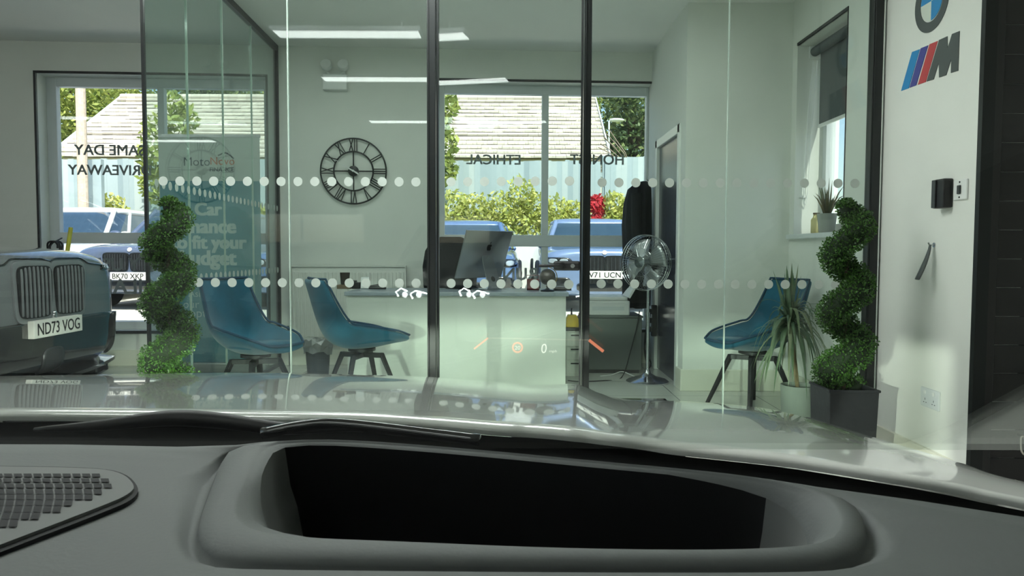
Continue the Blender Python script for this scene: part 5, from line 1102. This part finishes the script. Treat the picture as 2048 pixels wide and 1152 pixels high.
m.build('projector_recess', ['recess_black', 'dash_edge'], dash, smooth=True, world=True)
m = MB(); m.hexa([(-1.15, .30, .78), (.50, .10, .78), (.50, .54, .78), (-1.15, .60, .78), (-1.15, .45, .845), (.50, .25, .835), (.50, .54, .835), (-1.15, .60, .845)]); m.build('reflection_block', 'recess_black', dash, world=True)  # unseen black plate added to keep bright reflections out of the windscreen
# loudspeaker grille
def plate(poly, z, name, mt, par, th=.003, it=2):
    q = smooth_poly(poly, it); m = MB(); a = [PZ(x, y, DZ_) for x, y in q]; n = len(a)
    m.add([Vector((p.x, p.y, z)) for p in a] + [Vector((p.x, p.y, z - th)) for p in a], [tuple(range(n)), tuple(range(2 * n - 1, n - 1, -1))] + [(k, k + n, (k + 1) % n + n, (k + 1) % n) for k in range(n)]); return m.build(name, mt, par, world=True), q
spk, _ = plate([(-420, 932), (0, 940), (190, 943), (252, 954), (280, 985), (270, 1006), (225, 1028), (0, 1116), (-420, 1285)], .9325, 'speaker_grille', 'hole_dark', dash)
sg, _ = plate([(-420, 938), (0, 946), (190, 949), (245, 959), (271, 985), (262, 1001), (222, 1021), (0, 1108), (-420, 1272)], .9340, 'speaker_grille', 'dash_edge', dash)
hin = smooth_poly([(-420, 953), (0, 957), (175, 960), (222, 966), (240, 985), (228, 1000), (190, 1016), (0, 1090), (-420, 1250)], 2)
def inside(x, y):
    c = False
    for k in range(len(hin)):
        (x0, y0), (x1, y1) = hin[k], hin[(k + 1) % len(hin)]
        if (y0 > y) != (y1 > y) and x < (x1 - x0) * (y - y0) / (y1 - y0) + x0: c = not c
    return c
m = MB()
for i in range(-2, 40):
    xb = 250 - 19.5 * i; y = 954.0; k = 0
    while y < 1240:
        g = min(1, max(0, (y - 950) / 130)); h = 5.5 + 11 * g
        bow = lambda yy: 15 * math.sin(min(1.15, max(0, (yy - 952) / 95)) * math.pi * .62) - .22 * max(0, yy - 1010)
        st = 6 * (k % 2) * max(0, 1 - g * 2.2)
        q = [(xb + bow(y) - 16 + st, y), (xb + bow(y) + st, y), (xb + bow(y + h) + st, y + h), (xb + bow(y + h) - 16 + st, y + h)]
        if all(inside(*c) for c in q): m.add([Vector((p.x, p.y, .9346)) for p in [PZ(a, b, DZ_) for a, b in q]], [(0, 1, 2, 3)])
        y += h + (3.4 if g < .35 else 1.2); k += 1
m.build('grille_holes', 'hole_dark', sg, world=True)
# windscreen with the projected speed display on it
ws0, ws1 = Vector((0, .575, .905)), Vector((0, -.06, 1.315)); wd_ = (ws1 - ws0); wn = Vector((0, wd_.z, -wd_.y)).normalized()
m = MB(); m.hexa([Vector((-1.16, ws0.y, ws0.z)), Vector((.50, ws0.y, ws0.z)), Vector((.50, ws0.y, ws0.z)) + wn * .005, Vector((-1.16, ws0.y, ws0.z)) + wn * .005, Vector((-1.0, ws1.y, ws1.z)), Vector((.34, ws1.y, ws1.z)), Vector((.34, ws1.y, ws1.z)) + wn * .005, Vector((-1.0, ws1.y, ws1.z)) + wn * .005])
wsc = m.build('windscreen', 'windscreen_glass', car, world=True)
def WSp(px, py, off=.0015):
    o, d = ray(px, py); b = ws0 - wn * off; t = (b - o).dot(wn) / d.dot(wn); return o + d * t
def hline(pts, wpx, name, mt):
    m = MB()
    for (x0, y0), (x1, y1) in zip(pts, pts[1:]):
        L = math.hypot(x1 - x0, y1 - y0); nx, ny = -(y1 - y0) / L * wpx / 2, (x1 - x0) / L * wpx / 2
        m.add([WSp(x0 + nx, y0 + ny), WSp(x1 + nx, y1 + ny), WSp(x1 - nx, y1 - ny), WSp(x0 - nx, y0 - ny)], [(0, 1, 2, 3)])
    return m.build(name, mt, wsc, world=True)
up_ = wd_.normalized()
hline([(948, 698), (976, 676)], 3.5, 'display_line', 'hud_red'); hline([(976, 676), (1178, 680)], 2.0, 'display_line', 'hud_faint'); hline([(1178, 680), (1207, 703)], 6, 'display_line', 'hud_red')
hline([(1035 + 9.5 * math.cos(a), 695 + 9.5 * math.sin(a)) for a in [2 * math.pi * k / 24 for k in range(25)]], 3.6, 'speed_limit_ring', 'hud_red')
def htext(s, px, py, wpx, hpx, nm):
    a, b2 = WSp(px - wpx / 2, py), WSp(px + wpx / 2, py); c, d = WSp(px, py - hpx / 2), WSp(px, py + hpx / 2)
    text(nm, s, WSp(px, py), (1, 0, 0), up_, 'hud_white', wsc, width=(b2 - a).length, height=(c - d).length, ext=0)
htext('20', 1035, 695.5, 11, 8, 'speed_limit_digits'); htext('0', 1088, 697, 11, 19, 'speed_digit'); htext('mph', 1106, 703, 15, 7, 'speed_unit')
# roof, pillars, sides, nose, lamps, wheels
m = MB(); m.loft([[Vector((-.33 + sx * w2, y, z)) for sx, z in ((-1, z0), (-.7, z0 + .05), (0, z0 + .07), (.7, z0 + .05), (1, z0), (.7, z0 - .0), (-.7, z0 - .0))] for y, z0, w2 in ((-.06, 1.32, .66), (-.5, 1.37, .66), (-1.3, 1.36, .64), (-1.8, 1.28, .6))]); m.build('roof', 'bonnet_paint', car, world=True, auto=40)
for a, b in ((Vector((-1.17, .56, .91)), Vector((-1.0, -.06, 1.33))), (Vector((.51, .56, .91)), Vector((.35, -.06, 1.33)))):
    m = MB(); m.tube([a, a.lerp(b, .5) + Vector((0, 0, .015)), b], .03, 8); m.build('pillar', 'black_plastic', car, world=True, smooth=True)
for x in (-1.22, .50):
    m = MB(); m.mm((x - .02, -1.9, .28), (x + .02, .55, .90)); m.build('door', 'bonnet_paint', car, world=True, bevel=.01)
    m = MB(); s_ = 1 if x < 0 else -1; m.mm((x + s_ * .021, -1.9, .28), (x + s_ * .05, .50, .935)); m.build('door_lining', 'recess_black', car, world=True, bevel=.008)  # black lining added so the windscreen does not mirror the white door
m = MB(); m.mm((-1.2, -1.9, .26), (.48, .66, .32)); m.build('floor_pan', 'black_plastic', car, world=True)
bm_ = []
for x, y in ((-1.19, 1.15), (-1.12, 1.42), (-.95, 1.60), (-.7, 1.68), (-.36, 1.70), (-.02, 1.66), (.2, 1.56), (.36, 1.34), (.45, 1.05)):
    bm_.append([Vector((x, y - .25, .22)), Vector((x, y + .02, .24)), Vector((x, y + .06, .40)), Vector((x, y + .04, .58)), Vector((x, y - .02, .63)), Vector((x, y - .25, .63))])
m = MB(); m.loft(bm_); m.build('front_bumper', 'bonnet_paint', car, world=True, auto=50)
m = MB(); m.mm((-.55, 1.60, .42), (-.17, 1.675, .72)); m.build('front_grille', 'gloss_black', car, world=True, bevel=.02)
def headlamp(xc, yf, ztop, sgn):
    d = .20; m = MB(); zb = ztop - .115; w2 = .17; x0, x1 = xc - w2, xc + w2
    m.mm((x0, yf - d, ztop - .006), (x1, yf, ztop)); m.mm((x0, yf - d, zb), (x1, yf, zb + .006)); m.mm((x0, yf - d, zb), (x0 + .006, yf, ztop)); m.mm((x1 - .006, yf - d, zb), (x1, yf, ztop)); m.mm((x0, yf - d, zb), (x1, yf - d + .006, ztop)); m.mm((x0, yf - .006, ztop - .035), (x1, yf, ztop))
    h = m.build('headlamp', 'gloss_black', car, world=True)
    ox = xc - (.0); dr = MB()
    for k in (0, 1):
        bx = xc + sgn * (-.115 + .125 * k); bz = ztop - .02 - .02 * k; L = .10 if k == 0 else .15
        dr.tube([Vector((bx + sgn * .022, yf + .006, bz - .075)), Vector((bx, yf + .006, bz - .035)), Vector((bx + sgn * .045, yf + .006, bz - .004)), Vector((bx + sgn * L, yf + .006, bz - .03))], .0075, 6)
    dr.build('daytime_light', 'drl', h, world=True)
    ln = MB()
    for k in (0, 1):
        bx = xc + sgn * (-.115 + .125 * k); ln.lathe([(.026, 0), (.02, .008)], (bx + sgn * .062, yf - .10, ztop - .085), 16, Matrix.Rotation(R(-90), 4, 'X'))
    ln.build('projector_lens', 'lens_lit', h, world=True, auto=40)
    l = bpy.data.lights.new('dipped_beam', 'SPOT'); l.energy = BEAM_W; l.spot_size = R(110); l.spot_blend = .5; l.shadow_soft_size = .004; l.color = (.90, 1.0, .84)
    o = bpy.data.objects.new('dipped_beam', l); COL.objects.link(o); o.parent = h
    o.location = Vector((xc, yf - .17, ztop - .035 + .17 * .046)) - Vector(car.location); o.rotation_euler = (R(84), 0, 0)
headlamp(-.90, 1.74, .755, 1); headlamp(.17, 1.625, .735, -1)
for x, y in ((-1.10, 1.0), (.36, 1.0), (-1.10, -1.5), (.36, -1.5)):
    m = MB(); M_ = Matrix.Translation((x, y, .31)) @ Matrix.Rotation(R(90), 4, 'Y'); m.lathe([(.2, -.1), (.29, -.1), (.31, -.08), (.31, .08), (.29, .1), (.2, .1)], (0, 0, 0), 28, M_); w_ = m.build('wheel', 'tyre', car, world=True, auto=40); m = MB(); m.lathe([(.001, -.085), (.2, -.09), (.2, .09), (.001, .085)], (0, 0, 0), 24, M_); m.build('rim', 'rim', w_, world=True, auto=40)
